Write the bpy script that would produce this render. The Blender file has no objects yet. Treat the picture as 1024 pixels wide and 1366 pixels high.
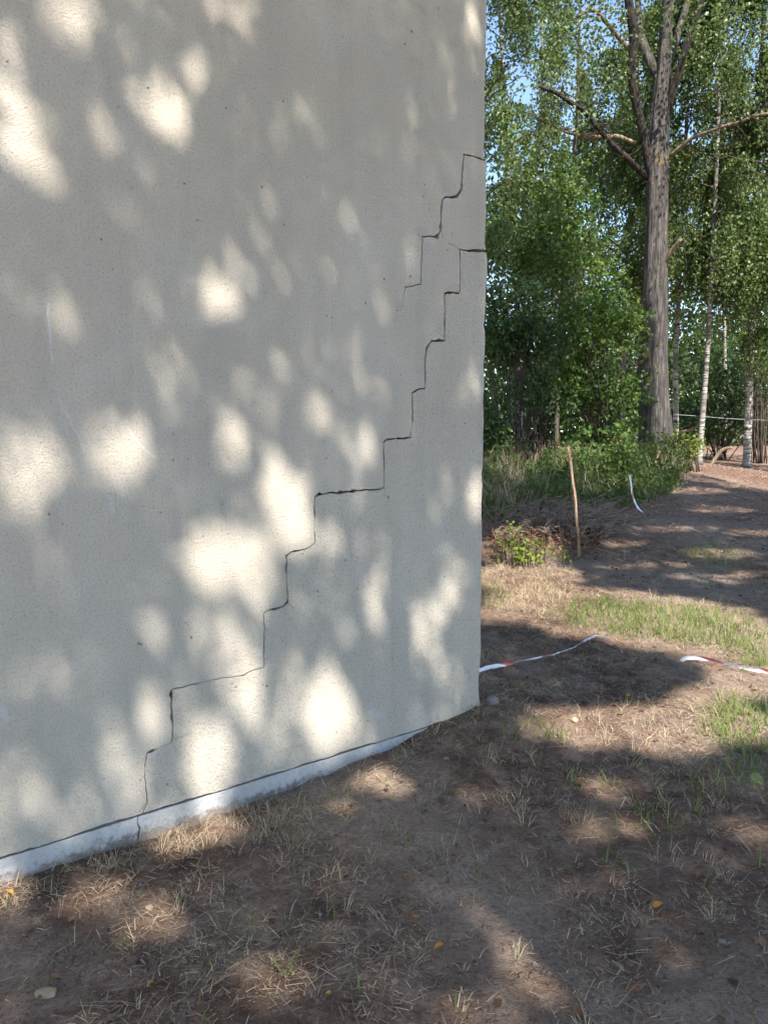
import bpy, bmesh, math, random
import numpy as np
from mathutils import Vector
from mathutils.geometry import tessellate_polygon

# ------------------------------------------------------------------ camera
PW, PH, F, HOR = 1024.0, 1366.0, 1052.0, 579.0      # photo size, focal length and horizon row in photo pixels
EYE = np.array([0.0, 0.0, 1.5])
PITCH = math.atan((PH / 2 - HOR) / F)
sc = bpy.context.scene
COL = sc.collection
cam = bpy.data.cameras.new('camera')
cam.sensor_fit = 'VERTICAL'
cam.angle = 2 * math.atan(PH / 2 / F)
cam.clip_start, cam.clip_end = 0.05, 3000
cam_o = bpy.data.objects.new('camera', cam)
cam_o.location = EYE
cam_o.rotation_euler = (math.pi / 2 - PITCH, 0, 0)
COL.objects.link(cam_o)
sc.camera = cam_o

# ------------------------------------------------------------------ sky, sun, exposure
SUN_EL = math.radians(49)
SUN_AZ = math.radians(163)                          # clockwise from +Y, towards the sun
S = np.array([math.sin(SUN_AZ) * math.cos(SUN_EL), math.cos(SUN_AZ) * math.cos(SUN_EL), math.sin(SUN_EL)])
world = bpy.data.worlds.new('World')
sc.world = world
world.use_nodes = True
nt = world.node_tree
sky = nt.nodes.new('ShaderNodeTexSky')
sky.sky_type = 'NISHITA'
sky.sun_disc = False
sky.sun_elevation = SUN_EL
sky.sun_rotation = SUN_AZ
sky.air_density = 1.0
sky.altitude = 800
sky.dust_density = 0.3
sky.ozone_density = 1.0
bg = nt.nodes['Background']
bg.inputs['Strength'].default_value = 0.15
nt.links.new(sky.outputs[0], bg.inputs[0])
sun = bpy.data.lights.new('sun', 'SUN')
sun.energy = 5.0
sun.angle = math.radians(0.53)
sun.color = (1.0, 0.955, 0.89)
sun_o = bpy.data.objects.new('sun', sun)
sun_o.rotation_euler = Vector(S).to_track_quat('Z', 'Y').to_euler()
sun_o.location = (3, -6, 20)
COL.objects.link(sun_o)
sc.view_settings.view_transform = 'Standard'
sc.view_settings.look = 'None'
sc.view_settings.exposure = 1.3
sc.view_settings.gamma = 1.0
sc.view_settings.use_curve_mapping = False
sc.render.engine = 'CYCLES'
sc.cycles.max_bounces = 4
sc.cycles.diffuse_bounces = 2
sc.cycles.glossy_bounces = 2
sc.cycles.transmission_bounces = 3
sc.cycles.adaptive_threshold = 0.045
sc.cycles.transparent_max_bounces = 8
sc.cycles.use_denoising = True

rng = np.random.default_rng(7)
random.seed(7)

# ------------------------------------------------------------------ helpers: places
def ray(px, py):
    a, b = (px - PW / 2) / F, -(py - PH / 2) / F
    cp, sp = math.cos(PITCH), math.sin(PITCH)
    return np.array([a, cp + b * sp, -sp + b * cp])

def at(px, py, Y):
    d = ray(px, py)
    return EYE + d * (Y / d[1])

def _hash(ix, iy, seed):
    h = (ix.astype(np.int64) * 374761393 + iy.astype(np.int64) * 668265263 + seed * 974634777) & 0xFFFFFFFF
    h = ((h ^ (h >> 13)) * 1274126177) & 0xFFFFFFFF
    return ((h ^ (h >> 16)) & 0xFFFF) / 65535.0

def vnoise(x, y, seed=0):
    x = np.asarray(x, float); y = np.asarray(y, float)
    ix, iy = np.floor(x), np.floor(y)
    fx, fy = x - ix, y - iy
    fx, fy = fx * fx * (3 - 2 * fx), fy * fy * (3 - 2 * fy)
    a = _hash(ix, iy, seed); b = _hash(ix + 1, iy, seed)
    c = _hash(ix, iy + 1, seed); d = _hash(ix + 1, iy + 1, seed)
    return (a + (b - a) * fx) * (1 - fy) + (c + (d - c) * fx) * fy

def fbm(x, y, seed=0, oct=4):
    v, amp = 0, 0.5
    for i in range(oct):
        v = v + amp * vnoise(np.asarray(x) * 2 ** i, np.asarray(y) * 2 ** i, seed + i * 17)
        amp *= 0.5
    return v

# wall line: corner C0, direction WD along the wall (to the right, away), normal WN towards the viewer
_v = ray(1843, HOR)
WD = np.array([_v[0], _v[1], 0.0]); WD /= np.linalg.norm(WD)
WN = np.array([WD[1], -WD[0], 0.0])
_r = ray(641, 948)
C0 = EYE + _r * (-EYE[2] / _r[2]); C0[2] = 0.0

def wall_uv(px, py):
    d = ray(px, py)
    t = np.dot(C0 - EYE, WN) / np.dot(d, WN)
    p = EYE + d * t
    return float(np.dot(p - C0, WD)), float(p[2])

def wall_pt(u, v, out=0.0):
    return C0 + WD * u + WN * out + np.array([0, 0, v])

PY = [-80, 1.5, 3.0, 4.0, 5.0, 6.5, 8.5, 10.5, 12, 14.5, 17, 22, 30, 60, 300]
PZ = [-.12, -.10, -.085, -.055, -.01, .08, .19, .37, .52, .78, 1.0, 1.2, 1.38, 1.6, 2.4]
def gh(x, y, rough=True):
    """ground height"""
    x = np.asarray(x, float); y = np.asarray(y, float)
    z = sum(np.interp(y + o, PY, PZ) for o in (-.5, -.25, 0, .25, .5)) / 5
    d2 = (x - C0[0]) ** 2 + (y - C0[1]) ** 2
    z = z + 0.075 * np.exp(-d2 / 0.30)
    z = z - np.clip((y - 8) / 8, 0, 1) * np.clip((x - 5.2) * 0.11, -0.1, 0.35)
    tw = (x - C0[0]) * WD[0] + (y - C0[1]) * WD[1]; dw = (x - C0[0]) * WN[0] + (y - C0[1]) * WN[1]
    z = z - .03 * np.exp(-(dw / .22) ** 2) * np.clip((-tw - .35) / .4, 0, 1)
    bank = np.exp(-((x - 2.2) / 1.3) ** 2 - ((y - 9.6) / 1.0) ** 2)
    z = z + 0.16 * bank
    if not rough: return z
    near = np.clip((14 - y) / 8, 0.3, 1)
    z = z + (fbm(x * 1.1, y * 1.1, 3, 3) - .45) * 0.07 * near
    z = z + (fbm(x * 6, y * 6, 5, 4) - .45) * 0.042 * near
    return z

_TS = np.concatenate([np.arange(.9, 6, .004), np.geomspace(6, 220, 1400)])
_GC = {}
def ground_at(px, py):
    key = (px, py)
    if key not in _GC:
        d = ray(px, py)
        P = EYE + d * _TS[:, None]
        P = P[::8]
        k = int(np.argmax(P[:, 2] < gh(P[:, 0], P[:, 1])))
        T = _TS[max(0, k * 8 - 8):k * 8 + 1] if k else _TS[-2:]
        P = EYE + d * T[:, None]
        k = int(np.argmax(P[:, 2] < gh(P[:, 0], P[:, 1])))
        _GC[key] = P[k]
    return _GC[key].copy()

# ------------------------------------------------------------------ helpers: meshes and objects
def make_mesh(name, V, Fs, var=None, uv=None):
    me = bpy.data.meshes.new(name)
    V = np.asarray(V, np.float32)
    Fs = [np.asarray(f, np.int32) for f in Fs if len(f)]
    loops = np.concatenate([f.ravel() for f in Fs])
    starts, o = [], 0
    for f in Fs:
        starts.append(o + np.arange(len(f)) * f.shape[1]); o += f.size
    starts = np.concatenate(starts)
    me.vertices.add(len(V)); me.vertices.foreach_set('co', V.ravel())
    me.loops.add(len(loops)); me.loops.foreach_set('vertex_index', loops)
    me.polygons.add(len(starts)); me.polygons.foreach_set('loop_start', starts.astype(np.int32))
    me.update(calc_edges=True)
    if var is not None:
        a = me.attributes.new('var', 'FLOAT', 'POINT')
        a.data.foreach_set('value', np.asarray(var, np.float32))
    if uv is not None:
        l = me.uv_layers.new(name='UVMap')
        l.data.foreach_set('uv', np.asarray(uv, np.float32)[loops].ravel())
    me.validate()
    return me

def obj(name, me, mat, parent=None, loc=(0, 0, 0), smooth=False):
    o = bpy.data.objects.new(name, me)
    COL.objects.link(o)
    if mat is not None:
        me.materials.append(mat)
    o.location = loc
    if parent is not None:
        o.parent = parent
    me.polygons.foreach_set('use_smooth', np.full(len(me.polygons), bool(smooth)))
    return o

def tag(o, label=None, cat=None, group=None, kind=None):
    if label: o['label'] = label
    if cat: o['category'] = cat
    if group: o['group'] = group
    if kind: o['kind'] = kind
    return o

def thing(name, label, cat, loc, group=None):
    o = bpy.data.objects.new(name, None)
    o.empty_display_size = 0.2
    o.location = loc
    COL.objects.link(o)
    return tag(o, label, cat, group)

class MB:
    def __init__(s): s.V, s.Q, s.T, s.n = [], [], [], 0
    def add(s, V, Q=None, T=None):
        V = np.asarray(V, float)
        s.V.append(V)
        if Q is not None and len(Q): s.Q.append(np.asarray(Q) + s.n)
        if T is not None and len(T): s.T.append(np.asarray(T) + s.n)
        s.n += len(V)
    def tube(s, P, R, seg=6, rough=0.0, fr=6.0, seed=0, caps=True):
        P = np.asarray(P, float); R = np.asarray(R, float); n = len(P)
        T = np.gradient(P, axis=0); T /= np.linalg.norm(T, axis=1)[:, None] + 1e-9
        ref = np.array([0.0, 1, 0]) if abs(T[0][1]) < .8 else np.array([1.0, 0, 0])
        A = np.cross(T, ref); A /= np.linalg.norm(A, axis=1)[:, None] + 1e-9
        B = np.cross(T, A)
        th = np.arange(seg) / seg * 2 * np.pi
        r = R[:, None] * np.ones(seg)[None]
        if rough:
            L = np.concatenate([[0], np.cumsum(np.linalg.norm(np.diff(P, axis=0), axis=1))])
            w = np.abs(np.sin(th * 0.5)) * 0
            x = np.cos(th)[None] * fr + 50 + w; y = np.sin(th)[None] * fr + 50 + L[:, None] * 0.35
            r = r * (1 + rough * (fbm(x + L[:, None] * .6, y, seed, 3) - .45) * 2)
        V = P[:, None] + A[:, None] * (np.cos(th)[None] * r)[..., None] + B[:, None] * (np.sin(th)[None] * r)[..., None]
        V = V.reshape(-1, 3)
        i, j = np.meshgrid(np.arange(n - 1), np.arange(seg), indexing='ij')
        Q = np.stack([i * seg + j, i * seg + (j + 1) % seg, (i + 1) * seg + (j + 1) % seg, (i + 1) * seg + j], -1).reshape(-1, 4)
        Tr = None
        if caps:
            V = np.vstack([V, P[-1:], P[:1]])
            k = np.arange(seg); b = (n - 1) * seg
            Tr = np.vstack([np.stack([b + k, b + (k + 1) % seg, np.full(seg, n * seg)], -1),
                            np.stack([(k + 1) % seg, k, np.full(seg, n * seg + 1)], -1)])
        s.add(V, Q, Tr)
    def box(s, lo, hi):
        (x0, y0, z0), (x1, y1, z1) = lo, hi
        s.add([(x0, y0, z0), (x1, y0, z0), (x1, y1, z0), (x0, y1, z0), (x0, y0, z1), (x1, y0, z1), (x1, y1, z1), (x0, y1, z1)],
              [(0, 3, 2, 1), (4, 5, 6, 7), (0, 1, 5, 4), (1, 2, 6, 5), (2, 3, 7, 6), (3, 0, 4, 7)])
    def build(s, name, mat, parent=None, base=None, smooth=True):
        V = np.vstack(s.V)
        if base is not None: V = V - np.asarray(base)
        Fs = []
        if s.Q: Fs.append(np.vstack(s.Q))
        if s.T: Fs.append(np.vstack(s.T))
        return obj(name, make_mesh(name, V, Fs), mat, parent, smooth=smooth)

def unit(a): return a / (np.linalg.norm(a, axis=-1, keepdims=True) + 1e-9)

def leaves(C, axis, size, seed=0, fold=0.35, wide=0.36, nrm=None):
    """one small folded leaf per centre: V, T, var"""
    r = np.random.default_rng(seed); n = len(C)
    axis = unit(axis)
    q = unit(r.normal(size=(n, 3)) if nrm is None else nrm + r.normal(size=(n, 3)) * .55)
    side = unit(np.cross(axis, q)); up = np.cross(side, axis)
    s = size[:, None]
    V = np.stack([C - axis * s * .5, C + side * s * wide + up * s * fold * wide - axis * s * .08,
                  C + axis * s * .55, C - side * s * wide + up * s * fold * wide - axis * s * .08], 1).reshape(-1, 3)
    b = np.arange(n)[:, None] * 4
    T = np.vstack([b + np.array([[0, 1, 2]]), b + np.array([[0, 2, 3]])])
    return V, T, np.repeat(r.random(n), 4)

def leaf_obj(name, C, axis, size, mat, parent=None, base=None, seed=0, **k):
    V, T, var = leaves(C, axis, size, seed, **k)
    if base is not None: V = V - np.asarray(base)
    return obj(name, make_mesh(name, V, [T], var), mat, parent)

def blades(B, H, Wd, lean, az, seed=0, curl=0.5):
    """grass blades: two-segment tapered strips"""
    n = len(B); r = np.random.default_rng(seed)
    d = np.stack([np.cos(az), np.sin(az), np.zeros(n)], 1)
    fa = r.random(n) * 6.283
    sd = np.stack([np.cos(fa), np.sin(fa), np.zeros(n)], 1) * (Wd / 2)[:, None]
    z = np.array([0, 0, 1.0])
    a1, a2 = lean, np.clip(lean * (1 + curl) + r.random(n) * curl * .6, 0, 1.75)
    p1 = B + (d * np.sin(a1)[:, None] + z * np.cos(a1)[:, None]) * (H * .55)[:, None]
    p2 = p1 + (d * np.sin(a2)[:, None] + z * np.cos(a2)[:, None]) * (H * .5)[:, None]
    V = np.stack([B - sd, B + sd, p1 + sd * .8, p1 - sd * .8, p2], 1).reshape(-1, 3)
    b = np.arange(n)[:, None] * 5
    Q = b + np.array([[0, 1, 2, 3]]); T = b + np.array([[3, 2, 4]])
    return V, Q, T, np.repeat(r.random(n), 5)

# ------------------------------------------------------------------ helpers: materials
def mat_new(name):
    m = bpy.data.materials.new(name); m.use_nodes = True
    t = m.node_tree; b = t.nodes['Principled BSDF']
    return m, t, b

class NT:
    def __init__(s, t): s.t = t
    def n(s, typ, **k):
        x = s.t.nodes.new(typ)
        for a, v in k.items():
            if a.startswith('i_'):
                key = a[2:]
                x.inputs[int(key) if key.isdigit() else key].default_value = v
            else: setattr(x, a, v)
        return x
    def l(s, a, b): s.t.links.new(a, b)
    def pos(s, kind='Object'):
        return s.n('ShaderNodeTexCoord').outputs[kind]
    def mapping(s, vec, scale=(1, 1, 1), loc=(0, 0, 0), rot=(0, 0, 0)):
        m = s.n('ShaderNodeMapping'); m.inputs['Scale'].default_value = scale
        m.inputs['Location'].default_value = loc; m.inputs['Rotation'].default_value = rot
        s.l(vec, m.inputs[0]); return m.outputs[0]
    def noise(s, vec, scale, detail=4, rough=.55, dist=0.0):
        x = s.n('ShaderNodeTexNoise'); x.inputs['Scale'].default_value = scale
        x.inputs['Detail'].default_value = detail; x.inputs['Roughness'].default_value = rough
        x.inputs['Distortion'].default_value = dist
        s.l(vec, x.inputs['Vector']); return x.outputs['Fac']
    def ramp(s, fac, stops, interp='LINEAR'):
        r = s.n('ShaderNodeValToRGB'); e = r.color_ramp.elements; r.color_ramp.interpolation = interp
        while len(e) < len(stops): e.new(0.5)
        for x, (p, c) in zip(e, stops):
            x.position = p; x.color = (c if len(c) == 4 else (*c, 1)) if hasattr(c, '__len__') else (c, c, c, 1)
        s.l(fac, r.inputs[0]); return r.outputs[0]
    def math(s, op, a, b=None, clamp=False):
        x = s.n('ShaderNodeMath', operation=op); x.use_clamp = clamp
        for k, v in enumerate((a, b)):
            if v is None: continue
            if isinstance(v, (int, float)): x.inputs[k].default_value = v
            else: s.l(v, x.inputs[k])
        return x.outputs[0]
    def mix(s, fac, a, b, blend='MIX'):
        x = s.n('ShaderNodeMix', data_type='RGBA', blend_type=blend)
        for k, v in ((0, fac), (6, a), (7, b)):
            if isinstance(v, (int, float)): x.inputs[k].default_value = v
            elif isinstance(v, tuple): x.inputs[k].default_value = (*v, 1)
            else: s.l(v, x.inputs[k])
        return x.outputs[2]
    def bump(s, h, strength, dist, normal=None):
        b = s.n('ShaderNodeBump'); b.inputs['Strength'].default_value = strength
        b.inputs['Distance'].default_value = dist
        s.l(h, b.inputs['Height'])
        if normal is not None: s.l(normal, b.inputs['Normal'])
        return b.outputs[0]

def leaf_mat(name, c0, c1, c2, trans=0.35, rough=0.5, spec=0.4):
    m, t, b = mat_new(name); k = NT(t)
    at_ = k.n('ShaderNodeAttribute', attribute_name='var')
    big = k.noise(k.pos('Object'), .9, 2)
    f = k.math('ADD', k.math('MULTIPLY', at_.outputs['Fac'], .5), k.math('MULTIPLY', k.math('SUBTRACT', big, .3), 1.25))
    col = k.ramp(f, [(0.1, c0), (.5, c1), (.95, c2)])
    k.l(col, b.inputs['Base Color'])
    b.inputs['Roughness'].default_value = rough
    b.inputs['Specular IOR Level'].default_value = spec
    tr = k.n('ShaderNodeBsdfTranslucent')
    k.l(k.mix(.5, col, (0.16, 0.22, 0.02)), tr.inputs[0])
    mx = k.n('ShaderNodeMixShader'); mx.inputs[0].default_value = trans
    k.l(b.outputs[0], mx.inputs[1]); k.l(tr.outputs[0], mx.inputs[2])
    k.l(mx.outputs[0], t.nodes['Material Output'].inputs[0])
    return m

def simple_mat(name, c0, c1, scale, rough=.85, bump=.4, bd=.004, stretch=(1, 1, 1), var=False):
    m, t, b = mat_new(name); k = NT(t)
    p = k.mapping(k.pos('Object'), stretch)
    n = k.noise(p, scale, 6, .6)
    f = n
    if var:
        f = k.n('ShaderNodeAttribute', attribute_name='var').outputs['Fac']
    k.l(k.ramp(f, [(.3 if not var else 0, c0), (.7 if not var else 1, c1)]), b.inputs['Base Color'])
    b.inputs['Roughness'].default_value = rough
    b.inputs['Specular IOR Level'].default_value = .25
    if bump: k.l(k.bump(n, bump, bd), b.inputs['Normal'])
    return m

def plaster_mat():
    m, t, b = mat_new('roughcast_plaster'); k = NT(t)
    p = k.pos('Object')                               # x along the wall, z up, metres
    big = k.noise(p, .9, 3, .6)
    mid = k.noise(k.mapping(p, (1, 1, .45)), 5, 3, .6)
    fine = k.noise(p, 110, 3, .78)
    grit = k.noise(p, 300, 1, .6)
    col = k.ramp(big, [(.32, (.52, .448, .352)), (.68, (.595, .523, .42))])
    col = k.mix(k.ramp(mid, [(.35, 0), (.75, .32)]), col, (.41, .375, .32))
    # the lower band is greyer
    sep = k.n('ShaderNodeSeparateXYZ'); k.l(p, sep.inputs[0])
    zz = k.math('ADD', sep.outputs[2], k.math('MULTIPLY', mid, .9))
    col = k.mix(k.ramp(k.math('MULTIPLY', zz, .25), [(.28, .45), (.72, 0)]), col, (.575, .522, .437))
    # rain streaks and faded patches
    st = k.noise(k.mapping(p, (6, 1, .35)), 1.0, 3, .6)
    col = k.mix(k.ramp(st, [(.48, 0), (.72, .30)]), col, (.385, .345, .29))
    pa = k.noise(p, 1.9, 5, .62, .8)
    col = k.mix(k.ramp(pa, [(.52, 0), (.60, .22)]), col, (.60, .55, .475))
    # grains and pits
    col = k.mix(k.ramp(fine, [(.30, .6), (.50, 0)]), col, (.27, .232, .185))
    col = k.mix(k.ramp(grit, [(.55, 0), (.8, .35)]), col, (.64, .60, .54))
    vo = k.n('ShaderNodeTexVoronoi', feature='F1'); vo.inputs['Scale'].default_value = 26
    k.l(k.mapping(p, (1, 1, .8)), vo.inputs['Vector'])
    pit = k.math('MULTIPLY', k.ramp(vo.outputs['Distance'], [(.06, 1), (.15, 0)]),
                 k.ramp(k.noise(p, 17, 2), [(.57, 0), (.63, 1)]))
    col = k.mix(k.math('MULTIPLY', pit, .75), col, (.13, .11, .095))
    # chalky scratches and rubbed spots (u0,v0,u1,v1,half width,strength,tint)
    wob = k.n('ShaderNodeTexNoise'); wob.inputs['Scale'].default_value = 14; wob.inputs['Detail'].default_value = 3
    k.l(p, wob.inputs['Vector'])
    def capsule(a, c, w):
        ax = np.array([a[0], 0, a[1]]); bx = np.array([c[0], 0, c[1]]); d = bx - ax
        wv = k.n('ShaderNodeVectorMath', operation='MULTIPLY_ADD')
        k.l(wob.outputs['Color'], wv.inputs[0]); wv.inputs[1].default_value = (.03 + w, 0, .03 + w)
        sb = k.n('ShaderNodeVectorMath', operation='SUBTRACT'); k.l(p, sb.inputs[0]); sb.inputs[1].default_value = tuple(ax + np.array([.5, 0, .5]) * (.03 + w))
        k.l(sb.outputs[0], wv.inputs[2])
        fl = k.n('ShaderNodeVectorMath', operation='MULTIPLY'); k.l(wv.outputs[0], fl.inputs[0]); fl.inputs[1].default_value = (1, 0, 1)
        dt = k.n('ShaderNodeVectorMath', operation='DOT_PRODUCT'); k.l(fl.outputs[0], dt.inputs[0]); dt.inputs[1].default_value = tuple(d)
        tt = k.math('DIVIDE', dt.outputs['Value'], float(d @ d) + 1e-6, clamp=True)
        sc_ = k.n('ShaderNodeVectorMath', operation='SCALE'); sc_.inputs[0].default_value = tuple(d); k.l(tt, sc_.inputs['Scale'])
        df = k.n('ShaderNodeVectorMath', operation='DISTANCE'); k.l(fl.outputs[0], df.inputs[0]); k.l(sc_.outputs[0], df.inputs[1])
        return k.ramp(k.math('DIVIDE', df.outputs['Value'], w), [(.25, 1), (1.0, 0)])
    for (x0, y0, x1, y1, w, s_, tint) in MARKS:
        a, c = wall_uv(x0, y0), wall_uv(x1, y1)
        f = k.math('MULTIPLY', capsule(a, c, w), k.ramp(fine, [(.35, s_ * .3), (.6, s_)]))
        col = k.mix(f, col, tint)
    k.l(col, b.inputs['Base Color'])
    b.inputs['Roughness'].default_value = .95
    b.inputs['Specular IOR Level'].default_value = .12
    h = k.math('ADD', k.math('MULTIPLY', fine, 1.0), k.math('MULTIPLY', grit, .35))
    h = k.math('SUBTRACT', h, k.math('MULTIPLY', pit, .8))
    nb = k.bump(k.noise(p, 3.5, 3), .25, .05)
    k.l(k.bump(h, 1.0, .0085, nb), b.inputs['Normal'])
    return m

CH = (.66, .65, .66)
MARKS = [(66, 405, 69, 482, .006, .75, CH), (80, 532, 112, 600, .007, .6, CH), (172, 572, 205, 612, .007, .55, CH),
         (146, 664, 150, 682, .014, .45, (.60, .62, .66)), (0, 950, 10, 956, .018, .6, CH), (108, 488, 112, 500, .02, .22, CH),
         (494, 948, 512, 956, .022, .5, (.56, .60, .63)), (592, 264, 600, 270, .016, .75, (.56, .58, .60)),
         (567, 318, 578, 324, .018, .75, (.58, .60, .61)), (196, 1008, 204, 1008, .012, .6, (.58, .60, .63)),
         (617, 350, 618, 382, .010, .5, (.36, .36, .37)), (570, 945, 600, 935, .03, .4, (.42, .33, .29)),
         (236, 985, 256, 978, .012, .45, (.25, .22, .2)), (490, 963, 494, 964, .010, .7, (.30, .24, .2)),
         (598, 324, 613, 331, .003, .9, (.10, .09, .08)), (587, 306, 592, 318, .003, .9, (.10, .09, .08)), (538, 396, 536, 410, .0025, .7, (.16, .14, .12)), (385, 803, 392, 812, .0025, .7, (.16, .14, .12)),
         (512, 652, 513, 664, .0025, .7, (.16, .14, .12)), (196, 1070, 186, 1084, .003, .8, (.14, .12, .1)), (300, 908, 340, 1000, .05, .16, (.36, .32, .27))]

def concrete_mat():
    m, t, b = mat_new('foundation_concrete'); k = NT(t); p = k.pos('Object')
    a = k.noise(p, 4, 5, .6); f = k.noise(p, 70, 4, .6)
    col = k.ramp(a, [(.3, (.42, .41, .39)), (.7, (.56, .55, .53))])
    col = k.mix(k.ramp(f, [(.35, .4), (.55, 0)]), col, (.33, .32, .30))
    sep = k.n('ShaderNodeSeparateXYZ'); k.l(p, sep.inputs[0])
    zz = k.math('ADD', sep.outputs[2], k.math('MULTIPLY', k.noise(p, 30, 5, .7), .16))
    col = k.mix(k.ramp(k.math('ADD', zz, .5), [(.485, .85), (.515, 0)]), col, (.21, .165, .125))
    col = k.mix(k.ramp(k.noise(p, 2.6, 3, .6), [(.48, 0), (.62, .4)]), col, (.33, .305, .275))
    k.l(col, b.inputs['Base Color']); b.inputs['Roughness'].default_value = .9
    b.inputs['Specular IOR Level'].default_value = .15
    k.l(k.bump(f, .8, .008), b.inputs['Normal'])
    return m

def soil_mat():
    m, t, b = mat_new('soil'); k = NT(t); p = k.pos('Object')
    a = k.noise(p, .55, 3, .6); c = k.noise(p, 7, 4, .68); f = k.noise(p, 55, 3, .68); g = k.noise(p, 210, 2, .6)
    col = k.ramp(c, [(.30, (.082, .048, .033)), (.50, (.175, .110, .076)), (.72, (.33, .232, .168))])
    col = k.mix(k.ramp(a, [(.45, 0), (.62, .6)]), col, (.45, .345, .262))
    col = k.mix(k.ramp(f, [(.32, .6), (.52, 0)]), col, (.085, .057, .042))
    col = k.mix(k.ramp(g, [(.58, 0), (.74, .6)]), col, (.42, .34, .26))
    # reddish needle and leaf litter towards the wood
    sep = k.n('ShaderNodeSeparateXYZ'); k.l(p, sep.inputs[0])
    y = k.math('ADD', sep.outputs[1], k.math('MULTIPLY', c, 3.0))
    col = k.mix(k.ramp(k.math('MULTIPLY', y, .04), [(.36, 0), (.50, .62)]), col, (.235, .145, .105))
    k.l(col, b.inputs['Base Color']); b.inputs['Roughness'].default_value = .97
    b.inputs['Specular IOR Level'].default_value = .1
    h = k.math('ADD', k.math('MULTIPLY', f, 1.0), k.math('MULTIPLY', g, .5))
    k.l(k.bump(h, .9, .02, k.bump(c, .5, .05)), b.inputs['Normal'])
    return m

def bark_mat(name, c0, c1, c2, lichen=None):
    m, t, b = mat_new(name); k = NT(t); p = k.pos('Object')
    n = k.noise(k.mapping(p, (9, 9, 1.3)), 2.2, 6, .65, .6)
    f = k.noise(p, 40, 4, .6)
    col = k.ramp(n, [(.32, c0), (.5, c1), (.68, c2)])
    col = k.mix(k.ramp(f, [(.28, .35), (.5, 0)]), col, tuple(x * .5 for x in c0))
    if lichen:
        l = k.noise(p, 2.6, 5, .65)
        col = k.mix(k.ramp(l, [(.60, 0), (.68, .6)]), col, lichen)
    k.l(col, b.inputs['Base Color']); b.inputs['Roughness'].default_value = .92
    b.inputs['Specular IOR Level'].default_value = .15
    k.l(k.bump(n, 1.0, .05, k.bump(f, .5, .01)), b.inputs['Normal'])
    return m

def birch_mat():
    m, t, b = mat_new('birch_bark'); k = NT(t); p = k.pos('Object')
    n = k.noise(k.mapping(p, (3, 3, 22)), 1.6, 5, .6)
    q = k.noise(p, 1.6, 4, .65)
    col = k.ramp(n, [(.40, (.045, .038, .032)), (.50, (.30, .275, .24)), (.75, (.52, .495, .45))])
    col = k.mix(k.ramp(q, [(.47, 0), (.60, .85)]), col, (.12, .10, .08))
    k.l(col, b.inputs['Base Color']); b.inputs['Roughness'].default_value = .8
    b.inputs['Specular IOR Level'].default_value = .2
    return m

M = {}
M['plaster'] = plaster_mat()
M['concrete'] = concrete_mat()
M['soil'] = soil_mat()
M['core'] = simple_mat('masonry_core', (.10, .095, .09), (.16, .15, .14), 12)
M['roof'] = simple_mat('roof_felt', (.05, .05, .055), (.09, .09, .095), 20)
M['timber'] = simple_mat('eaves_timber', (.16, .10, .06), (.25, .17, .10), 8)
M['bark'] = bark_mat('furrowed_bark', (.028, .025, .023), (.080, .070, .063), (.175, .155, .138), (.22, .165, .07))
M['bark2'] = bark_mat('shade_tree_bark', (.05, .04, .032), (.11, .09, .07), (.17, .14, .11))
M['limb'] = bark_mat('dark_limb_bark', (.022, .018, .016), (.05, .041, .035), (.09, .074, .062))
M['deadwood'] = bark_mat('dead_branch_bark', (.11, .08, .055), (.24, .18, .12), (.36, .29, .20))
M['birch'] = birch_mat()
M['twig'] = simple_mat('twig', (.045, .032, .025), (.10, .075, .058), 6, bump=0)
M['leaf_birch'] = leaf_mat('birch_leaf', (.050, .088, .024), (.100, .152, .042), (.185, .225, .075), .40, .45, .4)
M['leaf_hazel'] = leaf_mat('hazel_leaf', (.034, .078, .016), (.075, .140, .024), (.16, .215, .045), .40, .5, .35)
M['leaf_dark'] = leaf_mat('shade_toned_leaf', (.016, .036, .014), (.032, .064, .020), (.062, .105, .030), .35, .5, .35)  # darker copy of the leaf green: the wood's shade is put into the colour
M['leaf_poplar'] = leaf_mat('poplar_leaf', (.065, .105, .030), (.125, .175, .052), (.22, .26, .09), .42, .42, .5)
M['leaf_weed'] = leaf_mat('weed_leaf', (.050, .090, .022), (.100, .150, .034), (.18, .22, .06), .40, .5, .3)
M['leaf_yellow'] = leaf_mat('yellowish_leaf', (.10, .15, .025), (.18, .24, .04), (.28, .30, .06), .45, .5, .3)
M['grass_green'] = leaf_mat('green_grass', (.10, .15, .032), (.175, .235, .058), (.31, .33, .125), .38, .55, .25)
M['grass_dry'] = simple_mat('dry_grass', (.20, .14, .08), (.54, .43, .28), 9, bump=0, var=True)
M['straw'] = simple_mat('straw_litter', (.13, .085, .055), (.54, .42, .29), 9, bump=0, var=True)
M['litter'] = simple_mat('brown_leaf_litter', (.07, .04, .026), (.24, .13, .075), 9, bump=0, var=True)
M['stake'] = bark_mat('stake_wood', (.24, .12, .07), (.40, .26, .16), (.52, .41, .29))
M['stone'] = simple_mat('pebble', (.17, .145, .12), (.30, .265, .23), 30)
M['sandstone'] = simple_mat('yellow_stone', (.30, .22, .13), (.42, .33, .21), 30)
M['leaf_orange'] = simple_mat('fallen_orange_leaf', (.42, .17, .03), (.55, .28, .06), 25, bump=.1)
M['leaf_brown'] = simple_mat('fallen_brown_leaf', (.16, .07, .035), (.26, .12, .06), 25, bump=.1)
M['leaf_green'] = simple_mat('fallen_green_leaf', (.12, .15, .05), (.22, .23, .10), 25, bump=.1)

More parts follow.
